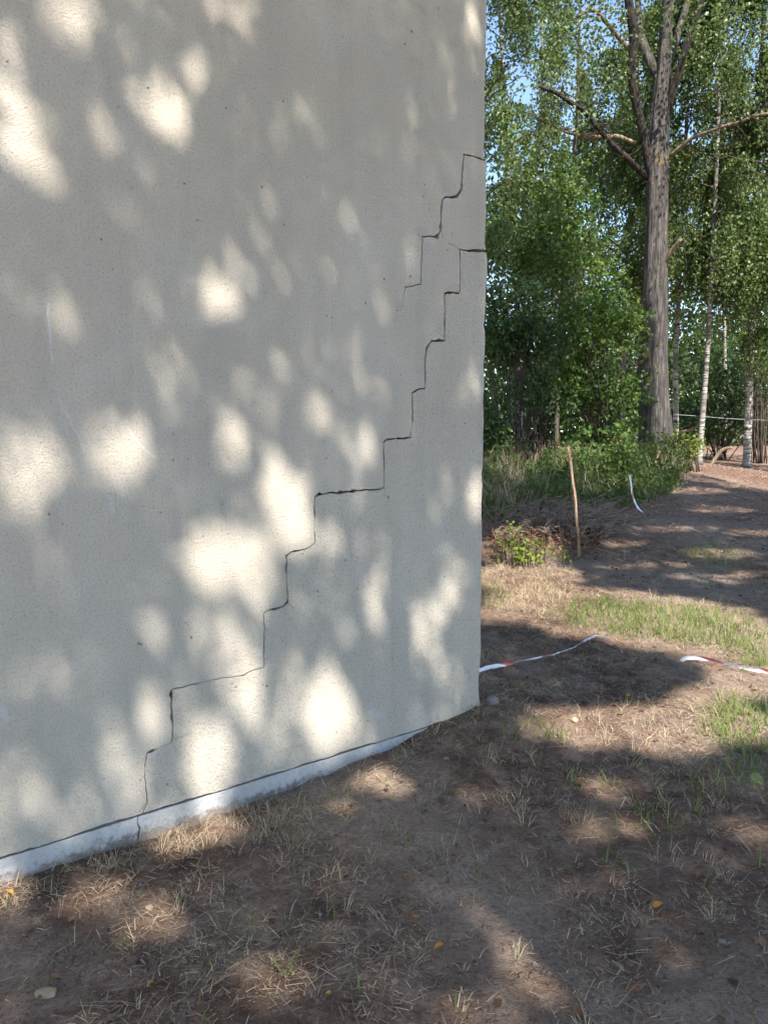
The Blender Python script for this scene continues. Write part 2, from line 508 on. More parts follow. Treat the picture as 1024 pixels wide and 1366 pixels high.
# ------------------------------------------------------------------ ground
def axis_coords(lo, a, b, hi, fine, grow):
    c = list(np.arange(a, b + 1e-6, fine)); s = fine
    while c[-1] < hi: s *= grow; c.append(c[-1] + s)
    s = fine; d = [a]
    while d[-1] > lo: s *= grow; d.append(d[-1] - s)
    return np.array(d[1:][::-1] + c)
gx = axis_coords(-420, -1.6, 3.6, 420, .022, 1.05)
gy = axis_coords(-120, 1.7, 6.5, 900, .022, 1.035)
X, Y = np.meshgrid(gx, gy, indexing='ij')
V = np.stack([X, Y, gh(X, Y)], -1).reshape(-1, 3)
nx, ny = len(gx), len(gy)
i, j = np.meshgrid(np.arange(nx - 1), np.arange(ny - 1), indexing='ij')
Q = np.stack([i * ny + j, (i + 1) * ny + j, (i + 1) * ny + j + 1, i * ny + j + 1], -1).reshape(-1, 4)
tag(obj('ground', make_mesh('ground', V, [Q]), M['soil'], smooth=True), kind='structure')

# ------------------------------------------------------------------ building with the stepped crack
WANG = math.atan2(WD[1], WD[0])
bld = thing('building', 'pale roughcast building wall with a long stepped crack down to its concrete foundation', 'building', tuple(C0))
bld.rotation_euler = (0, 0, WANG)                  # local x along the wall, local -y towards the viewer
UL, VT, DEPTH = -8.5, 5.0, 7.0

def densify(P, step, jit, seed):
    r = np.random.default_rng(seed); out = []
    for a, b in zip(P[:-1], P[1:]):
        a, b = np.array(a, float), np.array(b, float); L = np.linalg.norm(b[:2] - a[:2]); n = max(1, int(L / step))
        d = b[:2] - a[:2]; nn = np.array([-d[1], d[0]]) / (L + 1e-9)
        for k in range(n):
            p = a + (b - a) * k / n
            p[2] *= math.exp(r.normal() * .34) * (2.2 if r.random() < .05 else 1)
            if k: p[:2] += nn * r.normal() * jit
            out.append(p)
    out.append(np.array(P[-1], float)); return np.array(out)

def offset(P, sgn):
    T = np.gradient(P[:, :2], axis=0); T /= np.linalg.norm(T, axis=1)[:, None] + 1e-9
    N = np.stack([-T[:, 1], T[:, 0]], 1)
    return P[:, :2] + sgn * N * P[:, 2:3] / 2

def slab(name, poly, y0, y1, mat, parent):
    """polygon in (u, v) extruded from local y0 (front) to y1 (back)"""
    poly = np.asarray(poly); n = len(poly)
    tris = tessellate_polygon([[Vector((p[0], p[1], 0)) for p in poly]])
    T = np.array([t for t in tris])
    A = poly[T[:, 0]]; B = poly[T[:, 1]]; C = poly[T[:, 2]]
    flip = ((B[:, 0] - A[:, 0]) * (C[:, 1] - A[:, 1]) - (B[:, 1] - A[:, 1]) * (C[:, 0] - A[:, 0])) < 0
    T[flip] = T[flip][:, ::-1]
    Vf = np.stack([poly[:, 0], np.full(n, y0), poly[:, 1]], 1)
    Vb = np.stack([poly[:, 0], np.full(n, y1), poly[:, 1]], 1)
    k = np.arange(n)
    Qs = np.stack([k, k + n, (k + 1) % n + n, (k + 1) % n], 1)
    area = np.sum(poly[:, 0] * np.roll(poly[:, 1], -1) - np.roll(poly[:, 0], -1) * poly[:, 1])
    if area < 0: Qs = Qs[:, ::-1]
    me = make_mesh(name, np.vstack([Vf, Vb]), [T, T[:, ::-1] + n, Qs])
    return obj(name, me, mat, parent)

MAIN = [(190, 1086, 5), (197, 1072, 4), (194, 1040, 4), (193.5, 1020, 4), (196, 1005, 5), (228, 991, 4), (231, 984, 5), (229, 956, 6), (229, 920, 5),
        (266, 911, 3), (291, 906, 2.5), (319, 902, 3), (333, 896, 4), (352, 890, 5), (353, 851, 6), (352, 818, 6), (361, 813, 5), (378, 809, 5), (384, 803, 5),
        (383, 773, 6), (382, 742, 6), (389, 736, 5), (410, 732, 5), (420, 724, 6), (419, 696, 6), (420, 663, 6), (426, 659, 6), (440, 657, 7), (471, 655, 8), (506, 653, 8),
        (512, 650, 8), (512.5, 619, 9), (512, 590, 9), (516, 586, 9), (548, 584, 9), (550.6, 560, 9), (550, 524, 10), (557, 519.5, 9), (567, 518.5, 9), (566.7, 484, 9), (569, 465, 10),
        (576, 454.5, 10), (593, 454.5, 9), (593, 392, 10), (597, 390, 10), (612, 391, 9), (614, 385, 8), (613, 332, 6), (622, 334, 9), (634, 334.5, 11), (642, 334, 15)]
SLIT = [(642, 212, 5), (632, 208.5, 6), (618, 206, 9), (615, 253, 12), (609, 262, 10), (592, 264, 8), (589, 275, 9), (587.5, 308, 8), (583, 316, 6), (563, 315.5, 6),
        (562, 345, 4), (561, 379.5, 4), (541, 383, 2.5), (538, 396, 1)]
def to_uv(L): return [(*wall_uv(x, y), (w + (1.5 if w < 7 else 0)) / 1000) for x, y, w in L]
main = to_uv(MAIN); main[-1] = (0.0, main[-1][1], main[-1][2])
main[0] = (main[0][0], 0.0, main[0][2])
mainP = densify(main, .018, .0022, 1)
slit = to_uv(SLIT); slit[0] = (-.012, slit[0][1], slit[0][2])
slitP = densify(slit, .018, .002, 2)
left, right = offset(mainP, 1), offset(mainP, -1)
left[0, 1] = right[0, 1] = 0.004
left[-1, 0] = -.008; right[-1, 0] = 0.0
s_lo, s_hi = offset(slitP, 1), offset(slitP, -1)       # walking inwards from the corner: left side is below
s_lo[0, 0] = -.004; s_hi[0, 0] = -.026
def bottom(u0, u1, seed):
    n = max(2, int(abs(u1 - u0) / .03)); u = np.linspace(u0, u1, n)[1:-1]
    r = np.random.default_rng(seed)
    v = .004 + (fbm(u * 9, u * 0, seed, 3) - .45) * .016 + r.normal(size=len(u)) * .0012
    return np.stack([u, v], 1)
def edge(v0, v1, u0, u1, seed):
    n = max(2, int(abs(v1 - v0) / .03)); v = np.linspace(v0, v1, n)[1:-1]
    u = np.interp(v, *((([v0, v1], [u0, u1])) if v0 < v1 else ([v1, v0], [u1, u0])))
    chip = np.clip(vnoise(v * 14, v * 0, seed + 5) - .78, 0, 1) * .06
    return np.stack([u + (fbm(v * 9, v * 0, seed, 4) - .45) * .018 + (vnoise(v * 1.7, v * 0, seed + 9) - .5) * .012 - chip, v], 1)
polyA = np.vstack([[(UL, .004)], bottom(UL, left[0, 0], 4), left,
                   edge(left[-1, 1], s_lo[0, 1], left[-1, 0], s_lo[0, 0], 5), s_lo, s_hi[::-1],
                   edge(s_hi[0, 1], VT, s_hi[0, 0], -.03, 6), [(-.03, VT), (UL, VT)]])
polyB = np.vstack([right, edge(right[-1, 1], 0.004, 0, -.004, 7), [(-.004, .002)], bottom(-.004, right[0, 0], 8)])
wa = slab('wall', polyA, 0.0, .10, M['plaster'], bld)
wa['label'] = 'main plaster face left of and above the stepped crack'
wb = slab('wall', polyB, 0.003, .10, M['plaster'], bld)
wb['label'] = 'broken corner piece of plaster wall below the stepped crack'
# foundation in two lengths with a crack between them
fu = wall_uv(186, 1092)[0]
fc = densify([(fu + .012, -.7, .006), (fu - .004, -.10, .005), (fu + .004, -.06, .006), (fu - .006, -.03, .004), (fu, -.008, .006)], .02, .002, 9)
fl, fr_ = offset(fc, 1), offset(fc, -1)
def ftop(u0, u1, seed):
    n = max(2, int(abs(u1 - u0) / .04)); u = np.linspace(u0, u1, n)[1:-1]
    return np.stack([u, -.007 - fbm(u * 6, u * 0, seed, 3) * .006], 1)
slab('foundation', np.vstack([[(UL, -.7)], fl, ftop(fl[-1, 0], UL, 3), [(UL, -.008)]]), .008, .12, M['concrete'], bld)
slab('foundation', np.vstack([fr_[::-1], [(0.0, -.7), (0.0, -.008)], ftop(0.0, fr_[-1, 0], 4)[:]]), .010, .12, M['concrete'], bld)
mb = MB(); mb.box((UL + .05, .102, -.7), (-.102, DEPTH, VT - .02)); mb.build('wall_core', M['core'], bld, smooth=False)
mb = MB(); mb.box((-.10, .103, -.7), (-.006, DEPTH, VT - .004)); mb.build('side_wall', M['plaster'], bld, smooth=False)
# flat overhanging roof
mb = MB(); mb.box((UL - .2, -.22, VT + .004), (.2, DEPTH + .2, VT + .16)); rf = mb.build('roof', M['roof'], bld, smooth=False)
mb = MB(); mb.box((UL - .22, -.25, VT - .05), (.22, -.224, VT + .18)); mb.build('fascia_board', M['timber'], rf, smooth=False)

# ------------------------------------------------------------------ sun gaps: where light reaches wall and ground (world ellipses)
WALL_LIT = [(100, 12, 48, 30, 0, .8), (8, 70, 20, 60, 0, .45), (35, 150, 48, 22, 38, .95), (38, 205, 52, 26, 42, 1), (130, 182, 13, 26, 0, .55), (230, 160, 26, 42, -10, .95),
            (185, 135, 18, 26, 0, .45), (251, 106, 15, 28, -15, .75), (267, 90, 10, 24, -10, .5), (305, 8, 48, 18, 10, .9), (328, 30, 12, 26, 0, .5), (420, 28, 10, 26, 0, .3),
            (595, 132, 19, 30, 0, .65), (530, 215, 16, 52, 0, .4), (484, 145, 8, 20, 0, .4), (404, 168, 9, 22, 0, .25), (316, 356, 19, 24, 0, .8), (291, 396, 29, 38, -10, .8),
            (178, 416, 9, 24, 0, .3), (370, 495, 11, 20, 0, .45), (221, 500, 18, 34, 0, .6), (312, 582, 21, 38, -5, .85), (430, 551, 18, 25, 0, .75), (486, 593, 14, 22, 0, .75),
            (461, 590, 9, 20, 0, .4), (32, 610, 50, 72, 0, .75), (160, 602, 46, 46, -25, .85), (372, 655, 30, 46, -10, 1), (395, 690, 35, 50, 0, 1), (410, 630, 14, 30, 0, .6), (282, 748, 40, 44, 0, 1),
            (325, 740, 34, 50, 0, .95), (345, 790, 20, 36, 0, .7), (516, 748, 15, 42, 0, .75), (508, 810, 16, 56, 0, .55), (442, 715, 16, 26, 0, .4), (440, 800, 14, 34, 0, .5),
            (600, 770, 20, 36, 0, .6), (576, 832, 22, 36, 0, .8), (590, 540, 8, 18, 0, .35), (632, 505, 9, 20, 0, .5), (632, 662, 13, 34, 0, .85), (590, 632, 11, 32, 0, .35),
            (290, 860, 35, 52, 0, .6), (320, 910, 40, 52, 0, .85), (280, 1010, 34, 66, 0, 1), (255, 950, 24, 40, 0, .5), (436, 948, 40, 66, 0, 1), (396, 930, 16, 40, 0, .45), (480, 960, 14, 36, 0, .4),
            (70, 895, 24, 34, 0, .6), (206, 962, 26, 42, 0, .7), (140, 1012, 28, 46, 0, .5), (168, 1072, 26, 44, 0, .9), (20, 1062, 38, 62, 0, .55), (100, 1108, 34, 30, 0, .45),
            (345, 985, 20, 50, 0, .45), (602, 912, 16, 28, 0, .5), (400, 832, 15, 22, 0, .5), (512, 412, 10, 18, 0, .35), (434, 760, 10, 24, 0, .35), (628, 60, 12, 60, 0, .6), (640, 950, 22, 30, 0, .2)]
GROUND_LIT = [(700, 770, 70, 26, 0, 1), (690, 735, 55, 22, 0, .8), (830, 815, 200, 30, 6, 1), (960, 850, 100, 40, 10, 1), (700, 812, 60, 18, 0, 1), (760, 835, 60, 14, 5, .9), (850, 848, 70, 18, 8, 1), (1010, 900, 60, 30, 0, 1),
              (950, 930, 60, 26, -10, 1), (830, 968, 115, 26, -6, 1), (960, 965, 90, 26, 0, 1), (890, 990, 60, 18, 0, .9), (745, 958, 50, 14, 8, .8),
              (520, 1038, 42, 14, -10, .75), (450, 1075, 16, 8, 0, .4), (810, 1055, 40, 14, 0, .4), (640, 1062, 30, 12, 0, .4), (800, 1110, 60, 14, 0, .45), (620, 1120, 24, 9, 0, .2),
              (690, 1255, 40, 18, 30, .5), (720, 1300, 44, 20, 30, .55), (640, 1345, 40, 24, 0, .5), (350, 1320, 40, 26, -20, .55), (200, 1222, 45, 26, -10, .6), (120, 1188, 40, 14, -10, .6),
              (265, 1110, 55, 18, -15, .8), (8, 1192, 22, 16, 0, .9), (1000, 1110, 30, 12, 0, .3), (780, 1170, 36, 12, 0, .25), (900, 1250, 40, 14, 0, .15),
              (975, 625, 60, 10, 0, .95), (1000, 645, 40, 6, 0, .6), (860, 755, 60, 4, 0, .5), (960, 740, 50, 6, 0, .45), (960, 680, 50, 4, 0, .4), (900, 705, 60, 4, 0, .4), (1005, 712, 40, 4, 0, .4), (940, 772, 50, 4, 5, .5), (1000, 765, 30, 5, 0, .4), (930, 655, 40, 4, 0, .5), (830, 725, 30, 4, 0, .35), (690, 640, 50, 14, 0, .5), (820, 650, 60, 14, 0, .5), (760, 610, 60, 18, 0, .5)]
def axes(px, py, rx, ry, ang):
    a = math.radians(ang); c, s = math.cos(a), math.sin(a)
    return (px, py), (px + rx * c, py + rx * s), (px - ry * s, py + ry * c)
wl = []
for (px, py, rx, ry, an, T) in WALL_LIT:
    c, a, b = [np.array(wall_uv(*q)) for q in axes(px, py, rx, ry, an)]
    A = np.stack([a - c, b - c], 1)
    A *= (1 + .002 / np.linalg.norm(A, axis=0))[None]
    wl.append((c, np.linalg.inv(A), T))
gl = []
for (px, py, rx, ry, an, T) in GROUND_LIT:
    c, a, b = [ground_at(*q)[:2] for q in axes(px, py, rx, ry, an)]
    A = np.stack([a - c, b - c], 1)
    A *= (1 + .03 / np.linalg.norm(A, axis=0))[None]
    gl.append((c, np.linalg.inv(A), T))
TAU = 4.0
def keep_prob(P):
    """share of the leaves kept at P: thin where the sun gets through to a bright patch"""
    n = len(P); need = np.full(n, .03)
    den = float(S @ WN)
    t = ((P - C0) @ WN) / den
    L = P - S * t[:, None]
    u = (L - C0) @ WD; v = L[:, 2]
    onw = (t > 0) & (u < 0) & (v > 0.0) & (v < VT)
    uv = np.stack([u, v], 1)
    nb = fbm(u * 7 + 40, v * 5 + 40, 21, 3) - .44
    fine = np.clip((vnoise(u * 11 + 90, v * 6.5 + 90, 23) - .74) * 4, 0, 1) * np.where(v < 2.2, .5, .28) * np.where(u > -1.9, 1, .5)
    need = np.where(onw, np.maximum(need, fine), need)
    for c, Ai, T in wl:
        q = (uv - c) @ Ai.T; r2 = (q ** 2).sum(1) + 1.5 * nb + .08
        g = T ** 1.15 * np.clip((1.2 - r2) / .5, 0, 1)
        need = np.where(onw, np.maximum(need, g), need)
    tg = P[:, 2] / S[2]
    for _ in range(4):
        G = P - S * tg[:, None]
        tg = tg + (G[:, 2] - gh(G[:, 0], G[:, 1], False)) / S[2]
    G = P - S * tg[:, None]
    far = np.clip((fbm(G[:, 0] * .9 + 7, G[:, 1] * .9 + 7, 41, 3) - .38) * 6, .04, .9)
    far = np.where((G[:, 0] > 2.9) & (G[:, 0] < 4.5), np.clip(far * 1.6, .25, .95), far * .55)
    base = np.where(G[:, 1] > 13.0, far, .03)
    need = np.where(onw, need, np.maximum(need, base))
    for c, Ai, T in gl:
        q = (G[:, :2] - c) @ Ai.T; r2 = (q ** 2).sum(1)
        g = T * np.clip((1.3 - r2) / .6, 0, 1)
        need = np.where(~onw, np.maximum(need, g), need)
    return np.clip(-np.log(np.clip(need, .02, .999)) / TAU, 0, 1)

# ------------------------------------------------------------------ trees
def bez(p0, p1, p2, n):
    t = np.linspace(0, 1, n)[:, None]
    return (1 - t) ** 2 * np.asarray(p0) + 2 * t * (1 - t) * np.asarray(p1) + t ** 2 * np.asarray(p2)

# the canopy behind and beside the viewer that dapples wall and ground: leaves spread evenly across the sunbeams, thinned in the gaps
E1 = unit(np.cross(S, np.array([0, 0, 1.0]))); E2 = np.cross(E1, S)
SHADE_TREES = [((-2.2, -5.5), (-.6, -2.6), 'tall broadleaf tree left behind the viewer, shading the left of the wall'),
               ((3.4, -7.0), (2.2, -3.2), 'tall broadleaf tree straight behind the viewer, dappling the cracked wall'),
               ((7.4, -4.5), (5.6, -1.2), 'tall broadleaf tree right behind the viewer, shading the trodden foreground'),
               ((10.5, .5), (7.6, 3.0), 'tall broadleaf tree on the viewer\'s right, shading the brown path'),
               ((8.5, -9.0), (5.0, -5.2), 'tall broadleaf tree farthest behind the viewer, shading the bare soil')]
def shade_canopy(n=350000):
    r = np.random.default_rng(31)
    a = r.uniform(-10, 8, n * 5); b = r.uniform(-9, 17, n * 5)
    P0 = a[:, None] * E1 + b[:, None] * E2
    t = P0[:, 2] / S[2]
    G = P0 - S * t[:, None]
    for _ in range(3):
        G = G - S * ((G[:, 2] - gh(G[:, 0], G[:, 1], False)) / S[2])[:, None]
    # beams that meet the wall first
    tw = ((C0 - G) @ WN) / float(S @ WN)
    Lw = G + S * tw[:, None]
    u = (Lw - C0) @ WD
    onw = (tw > 0) & (u < 0.1) & (u > -3.3) & (Lw[:, 2] < 4.7)
    ok = onw | ((G[:, 0] > -1.8 - .2 * (G[:, 1] > 4)) & (G[:, 0] < 9) & (G[:, 1] > 1.2) & (G[:, 1] < 13.6) & ((G - C0) @ WN > -.2 + 0 * u)) \
         | ((G[:, 0] > C0[0] - .6) & (G[:, 0] < 9) & (G[:, 1] > 4.2) & (G[:, 1] < 18.8))
    G = G[ok][:n]
    zl = np.maximum(7.0, (1.5 + .70 * G[:, 1]) / 1.56) + .4
    z = zl + 4.2 * r.random(len(G)) ** .85 + (fbm(G[:, 0] * .4 + 9, G[:, 1] * .4 + 9, 5, 2) - .45) * 1.0
    P = G + S * ((z - G[:, 2]) / S[2])[:, None]
    P = P[r.random(len(P)) < keep_prob(P)]
    ctr = np.array([t_[1] for t_ in SHADE_TREES])
    own = np.argmin(((P[:, None, :2] - ctr[None]) ** 2).sum(2), 1)
    for k, (base, cc, label) in enumerate(SHADE_TREES):
        b = np.array([base[0], base[1], float(gh(*base)) - .05])
        root = thing('broadleaf_tree', label, 'tree', tuple(b), 'trees standing outside the picture')
        C = P[own == k]
        top = np.array([cc[0], cc[1], 11.5])
        tr = bez(b, (b[0], b[1], 6.0), top, 26)
        mb = MB(); mb.tube(tr, np.linspace(.28, .05, 26) + .12 * np.exp(-np.linspace(0, 12, 26)), 14, .12, 2, k)
        for q in range(26):
            if len(C) < 30: break
            e = C[r.integers(len(C))]; st = tr[r.integers(12, 24)]
            m = bez(st, (st + e) / 2 + np.array([0, 0, .5]), e, 9)
            if keep_prob(m[2:]).min() < .6: continue
            mb.tube(m, np.linspace(.05, .010, 9), 6)
        mb.build('trunk', M['bark2'], root, b)
        ax = r.normal(size=(len(C), 3)) + np.array([0, 0, -.5])
        leaf_obj('crown', C, ax, r.uniform(.068, .10, len(C)), M['leaf_hazel'], root, b, 40 + k, wide=.42, nrm=np.array([[0, 0, .8]]))
shade_canopy()

# ---- the big forked tree at the edge of the wood
def px_path(L, Y0, dY=0.0):
    return np.array([at(x, y, Y0 + dY * k / max(1, len(L) - 1)) for k, (x, y) in enumerate(L)])
def resample(P, R, step):
    P = np.asarray(P, float); R = np.asarray(R, float)
    L = np.concatenate([[0], np.cumsum(np.linalg.norm(np.diff(P, axis=0), axis=1))])
    n = max(3, int(L[-1] / step)); t = np.linspace(0, L[-1], n)
    # smooth a little
    Q = np.stack([np.interp(t, L, P[:, k]) for k in range(3)], 1); r = np.interp(t, L, R)
    for _ in range(3):
        Q[1:-1] = (Q[:-2] + 2 * Q[1:-1] + Q[2:]) / 4
    return Q, r

TY = 16.5
def big_tree():
    b = at(873, 604, TY); b[2] = float(gh(b[0], b[1])) - .05
    root = thing('poplar_tree', 'large old tree with thick furrowed trunk forking into three dark limbs', 'tree', tuple(b))
    m2 = TY / F / 2
    def branch(name, L, mat, seg=10, step=.12, rough=.1, dY=0.0, seed=0, label=None, fr=2.0):
        P = px_path([(x, y) for x, y, w in L], TY, dY); R = np.array([w for *_, w in L]) * m2 * .93
        P, R = resample(P, R, step)
        mb = MB(); mb.tube(P, R, seg, rough, fr, seed)
        o = mb.build(name, mat, root, b)
        if label: o['label'] = label
        return P
    branch('trunk', [(872, 625, 64), (873, 600, 52), (874, 575, 44), (872, 540, 40), (870, 500, 38), (871, 450, 36), (873, 400, 34), (874, 350, 32), (875, 300, 30), (876, 250, 29), (877, 200, 29),
                     (880, 150, 25), (884, 100, 21), (887, 60, 18), (890, 10, 16), (894, -80, 15), (900, -200, 9), (903, -280, 3)], M['bark'], 40, .07, .16, seed=3, fr=5.0)
    branch('limb', [(868, 240, 11), (862, 200, 12), (853, 160, 11), (845, 125, 12), (841, 90, 11), (846, 55, 12), (840, 15, 11), (832, -40, 9), (815, -140, 8), (805, -220, 3)], M['limb'], 14, .1, .1, -1.0, 5, 'dark left limb')
    branch('limb', [(886, 165, 9), (894, 130, 10), (905, 98, 10), (912, 68, 10), (925, 32, 9), (937, -5, 9), (950, -60, 10), (975, -180, 6), (985, -240, 3)], M['limb'], 14, .1, .1, -1.2, 6, 'dark right limb')
    branch('limb', [(880, 110, 12), (868, 85, 13), (858, 62, 12), (852, 40, 10), (850, -10, 8), (856, -80, 5)], M['bark'], 12, .1, .1, .6, 7)
    branch('limb', [(889, 90, 10), (898, 60, 11), (905, 40, 10), (915, 10, 9), (930, -50, 6)], M['bark'], 12, .1, .1, .8, 8)
    br = []
    br.append(branch('branch', [(862, 238, 9), (848, 222, 8), (830, 205, 8), (812, 190, 7), (795, 168, 7), (780, 148, 6), (762, 138, 6), (745, 125, 5), (720, 116, 4)], M['limb'], 8, .1, .15, -1.6, 9))
    br.append(branch('branch', [(852, 192, 5), (838, 188, 6), (822, 180, 6), (802, 184, 6), (780, 181, 5), (755, 177, 5), (735, 166, 4), (712, 155, 3)], M['deadwood'], 8, .1, .15, -1.2, 10, 'bare pale branch reaching left'))
    br.append(branch('branch', [(890, 210, 5), (908, 196, 6), (922, 182, 5), (944, 178, 5), (960, 168, 4.5), (985, 165, 4), (1003, 154, 4), (1045, 149, 3)], M['deadwood'], 8, .1, .15, -1.4, 11, 'bare pale branch reaching right'))
    branch('branch_stub', [(876, 362, 8), (886, 348, 7), (897, 332, 6), (908, 319, 4)], M['deadwood'], 8, .05, .15, -.5, 12, 'pale broken branch stub')
    branch('branch', [(842, 70, 6), (820, 45, 6), (800, 20, 5), (790, 10, 5), (770, 22, 4)], M['deadwood'], 7, .1, .15, -.6, 13)
    branch('branch', [(890, 265, 4), (897, 255, 4), (908, 248, 3), (915, 240, 2)], M['limb'], 6, .06, .1, -.4, 14)
    # little side twigs on the bare branches
    r = np.random.default_rng(5); mb = MB()
    for P in br:
        for k in range(26):
            s0 = P[r.integers(len(P) // 4, len(P))]
            d = r.normal(size=3) * np.array([.5, .4, .5]); d[2] = abs(d[2]) * r.choice([1, -.6])
            e = s0 + unit(d) * r.uniform(.25, .8)
            mb.tube(bez(s0, (s0 + e) / 2 + r.normal(size=3) * .06, e, 5), np.linspace(.010, .003, 5), 4)
    mb.build('twig', M['twig'], root, b)['kind'] = 'stuff'
    # leaf sprays: clusters at limb heights and above
    C, ctr = [], []
    for (x, y, s_, n) in [(790, 85, .55, 420), (815, 120, .45, 300), (770, 60, .5, 300), (740, 100, .5, 260), (835, 150, .35, 160), (905, 120, .4, 200), (925, 110, .45, 320), (950, 90, .6, 420), (945, 140, .35, 160), (800, 30, .6, 400),
                          (860, 20, .5, 260), (910, 20, .5, 260), (960, 30, .6, 420), (990, 70, .6, 380), (740, 10, .6, 360), (690, 60, .5, 200), (665, 130, .4, 160), (760, 160, .35, 130), (1010, 110, .5, 200), (850, 175, .25, 60)]:
        p = at(x, y, TY + (r.uniform(.9, 2.2) if 815 < x < 955 else r.uniform(-1.6, .4))); g = r.normal(size=(n, 3)) * s_ * np.array([.75, .8, .65])
        C.append(p + g)
    for k in range(46):
        p = at(r.uniform(640, 1120), r.uniform(-330, -20), TY + r.uniform(-2.6, 2.2))
        C.append(p + r.normal(size=(240, 3)) * .5)
    C = np.vstack(C)
    leaf_obj('crown', C, r.normal(size=(len(C), 3)) + np.array([0, 0, -.8]), r.uniform(.055, .085, len(C)), M['leaf_poplar'], root, b, 9, wide=.48)
big_tree()

# ---- birches
def birch(label, L, Y, wpx, height, crown, nbr, ntw, seed, leafmat='leaf_birch', name='birch_tree', lmax=2.3, lsize=(.05, .08), hang=(.4, 1.5), bark='birch', t0=.2, group=None, zmin=1.5):
    """trunk through the photo points L at distance Y, then straight on up; weeping twigs hung with leaves"""
    r = np.random.default_rng(seed)
    P = [at(x, y, Y) for x, y in L]
    b = P[0].copy(); b[2] = float(gh(b[0], b[1])) - .04
    P[0] = b
    d = unit(P[-1] - P[max(0, len(P) - 3)]); d[2] = abs(d[2])
    while P[-1][2] < height + b[2]: P.append(P[-1] + unit(d + r.normal(size=3) * .05) * 1.0)
    r0 = wpx * .82 * Y / F / 2
    n0 = len(P); P, R = resample(np.array(P), np.linspace(r0, .012, n0), .25)
    R[0] *= 1.35
    root = thing(name, label, 'tree', tuple(b), group)
    mb = MB(); mb.tube(P, R, 10, .06, 2, seed); mb.build('trunk', M[bark], root, b)
    mb = MB(); C, A = [], []
    for q in range(nbr):
        f = t0 + (1 - t0) * (q + r.random()) / nbr
        k = min(len(P) - 2, int(f * (len(P) - 1)))
        s0 = P[k]; az = q * 2.4 + r.normal() * .5
        o = np.array([math.cos(az), math.sin(az), 0])
        ln = lmax * (1 - .62 * f) * r.uniform(.6, 1.1)
        u = np.linspace(0, 1, 7)[:, None]
        path = s0 + o * ln * u + np.array([0, 0, 1]) * (ln * (.9 * u - .75 * u * u)) + r.normal(size=(7, 3)) * .03
        mb.tube(path, np.linspace(max(.008, R[k] * .45), .004, 7), 4, caps=False)
        for w in range(int(ntw * 1.8)):
            g = r.uniform(.25, 1.0); s1 = np.array([np.interp(g * 6, range(7), path[:, c]) for c in range(3)])
            if float(vnoise(s1[0] * .85 + seed * 3.1 + 40, s1[2] * .7 + 40, seed)) < .46: continue
            hl = r.uniform(*hang); sw = o * r.uniform(-.1, .45) + r.normal(size=3) * np.array([.25, .25, .1])
            m = int(hl / .028)
            v = np.linspace(0, 1, m)[:, None]
            pts = s1 + sw * hl * v * .6 - np.array([0, 0, 1]) * hl * (v ** 1.3) * .95
            pts = pts + r.normal(size=(m, 3)) * .055
            pts = pts[pts[:, 2] > zmin + r.random(len(pts)) * .8]
            if len(pts) < 4: continue
            if w % 3 == 0:
                mb.tube(np.array([s1, s1 + sw * hl * .35 - np.array([0, 0, hl * .42]), s1 + sw * hl * .6 - np.array([0, 0, hl * .9])]), [.005, .004, .002], 3, caps=False)
            C.append(pts); A.append(np.tile(np.array([[0, 0, -1.0]]), (len(pts), 1)) + r.normal(size=(len(pts), 3)) * .7)
    mb.build('branches', M['twig'], root, b)['kind'] = 'stuff'
    C = np.vstack(C); A = np.vstack(A)
    leaf_obj('crown', C, A, r.uniform(*lsize, len(C)), M[leafmat], root, b, seed + 1, wide=.42)
    return root, len(C)

birch('slender white birch just right of the big forked tree', [(902, 592), (901, 540), (900, 480), (904, 420), (907, 340), (912, 230), (917, 120)], 18.5, 9, 12.5, None, 40, 19, 101, t0=.30)
birch('birch with pale leaning foot at the head of the path', [(932, 610), (936, 560), (941, 500), (945, 430), (950, 330), (956, 200), (960, 80)], 17.5, 10, 12, None, 40, 19, 102, t0=.30)
birch('thicker grey birch nearest the right edge of the wood', [(996, 602), (998, 540), (1001, 450), (1004, 340), (1008, 220), (1012, 100)], 18.5, 13, 13, None, 44, 21, 103, t0=.28, lmax=2.7)
birch('thin white birch seen just left of the big trunk', [(830, 590), (831, 500), (833, 420), (837, 330), (842, 220), (845, 120)], 21.0, 7, 13, None, 34, 14, 104, t0=.28)
birch('birch with a short stretch of white stem beside the wall corner', [(694, 600), (693, 480), (690, 420), (685, 350), (678, 250), (672, 120)], 17.5, 8, 12.5, None, 42, 18, 105, t0=.22, lmax=2.6)
birch('tall birch filling the gap above the bright hazel', [(741, 600), (746, 450), (756, 300), (770, 150), (772, 20)], 19.5, 8, 13, None, 42, 17, 106, t0=.22, lmax=2.7, bark='bark2')
birch('birch half hidden behind the wall corner', [(628, 600), (630, 450), (634, 300), (640, 150), (642, 20)], 16.0, 9, 12.5, None, 40, 17, 107, t0=.18, lmax=2.6)
birch('birch cut by the right edge of the picture', [(1060, 605), (1058, 450), (1054, 300), (1050, 150)], 17.0, 10, 12.5, None, 44, 22, 108, t0=.2, lmax=2.6)
birch('birch deep in the wood seen between the two pale birches', [(968, 590), (966, 480), (965, 380), (963, 260), (965, 140)], 25, 6, 14, None, 34, 14, 109, t0=.25, lmax=2.6, lsize=(.06, .09))
birch('birch deep in the wood behind the big trunk', [(862, 590), (858, 450), (855, 300), (852, 150)], 26, 7, 14, None, 38, 15, 110, t0=.15, lmax=3.0, lsize=(.06, .09))
birch('birch deep in the wood at the left beside the wall', [(715, 590), (716, 450), (720, 300), (722, 150)], 26, 7, 14, None, 38, 15, 111, t0=.15, lmax=3.0, lsize=(.06, .09))

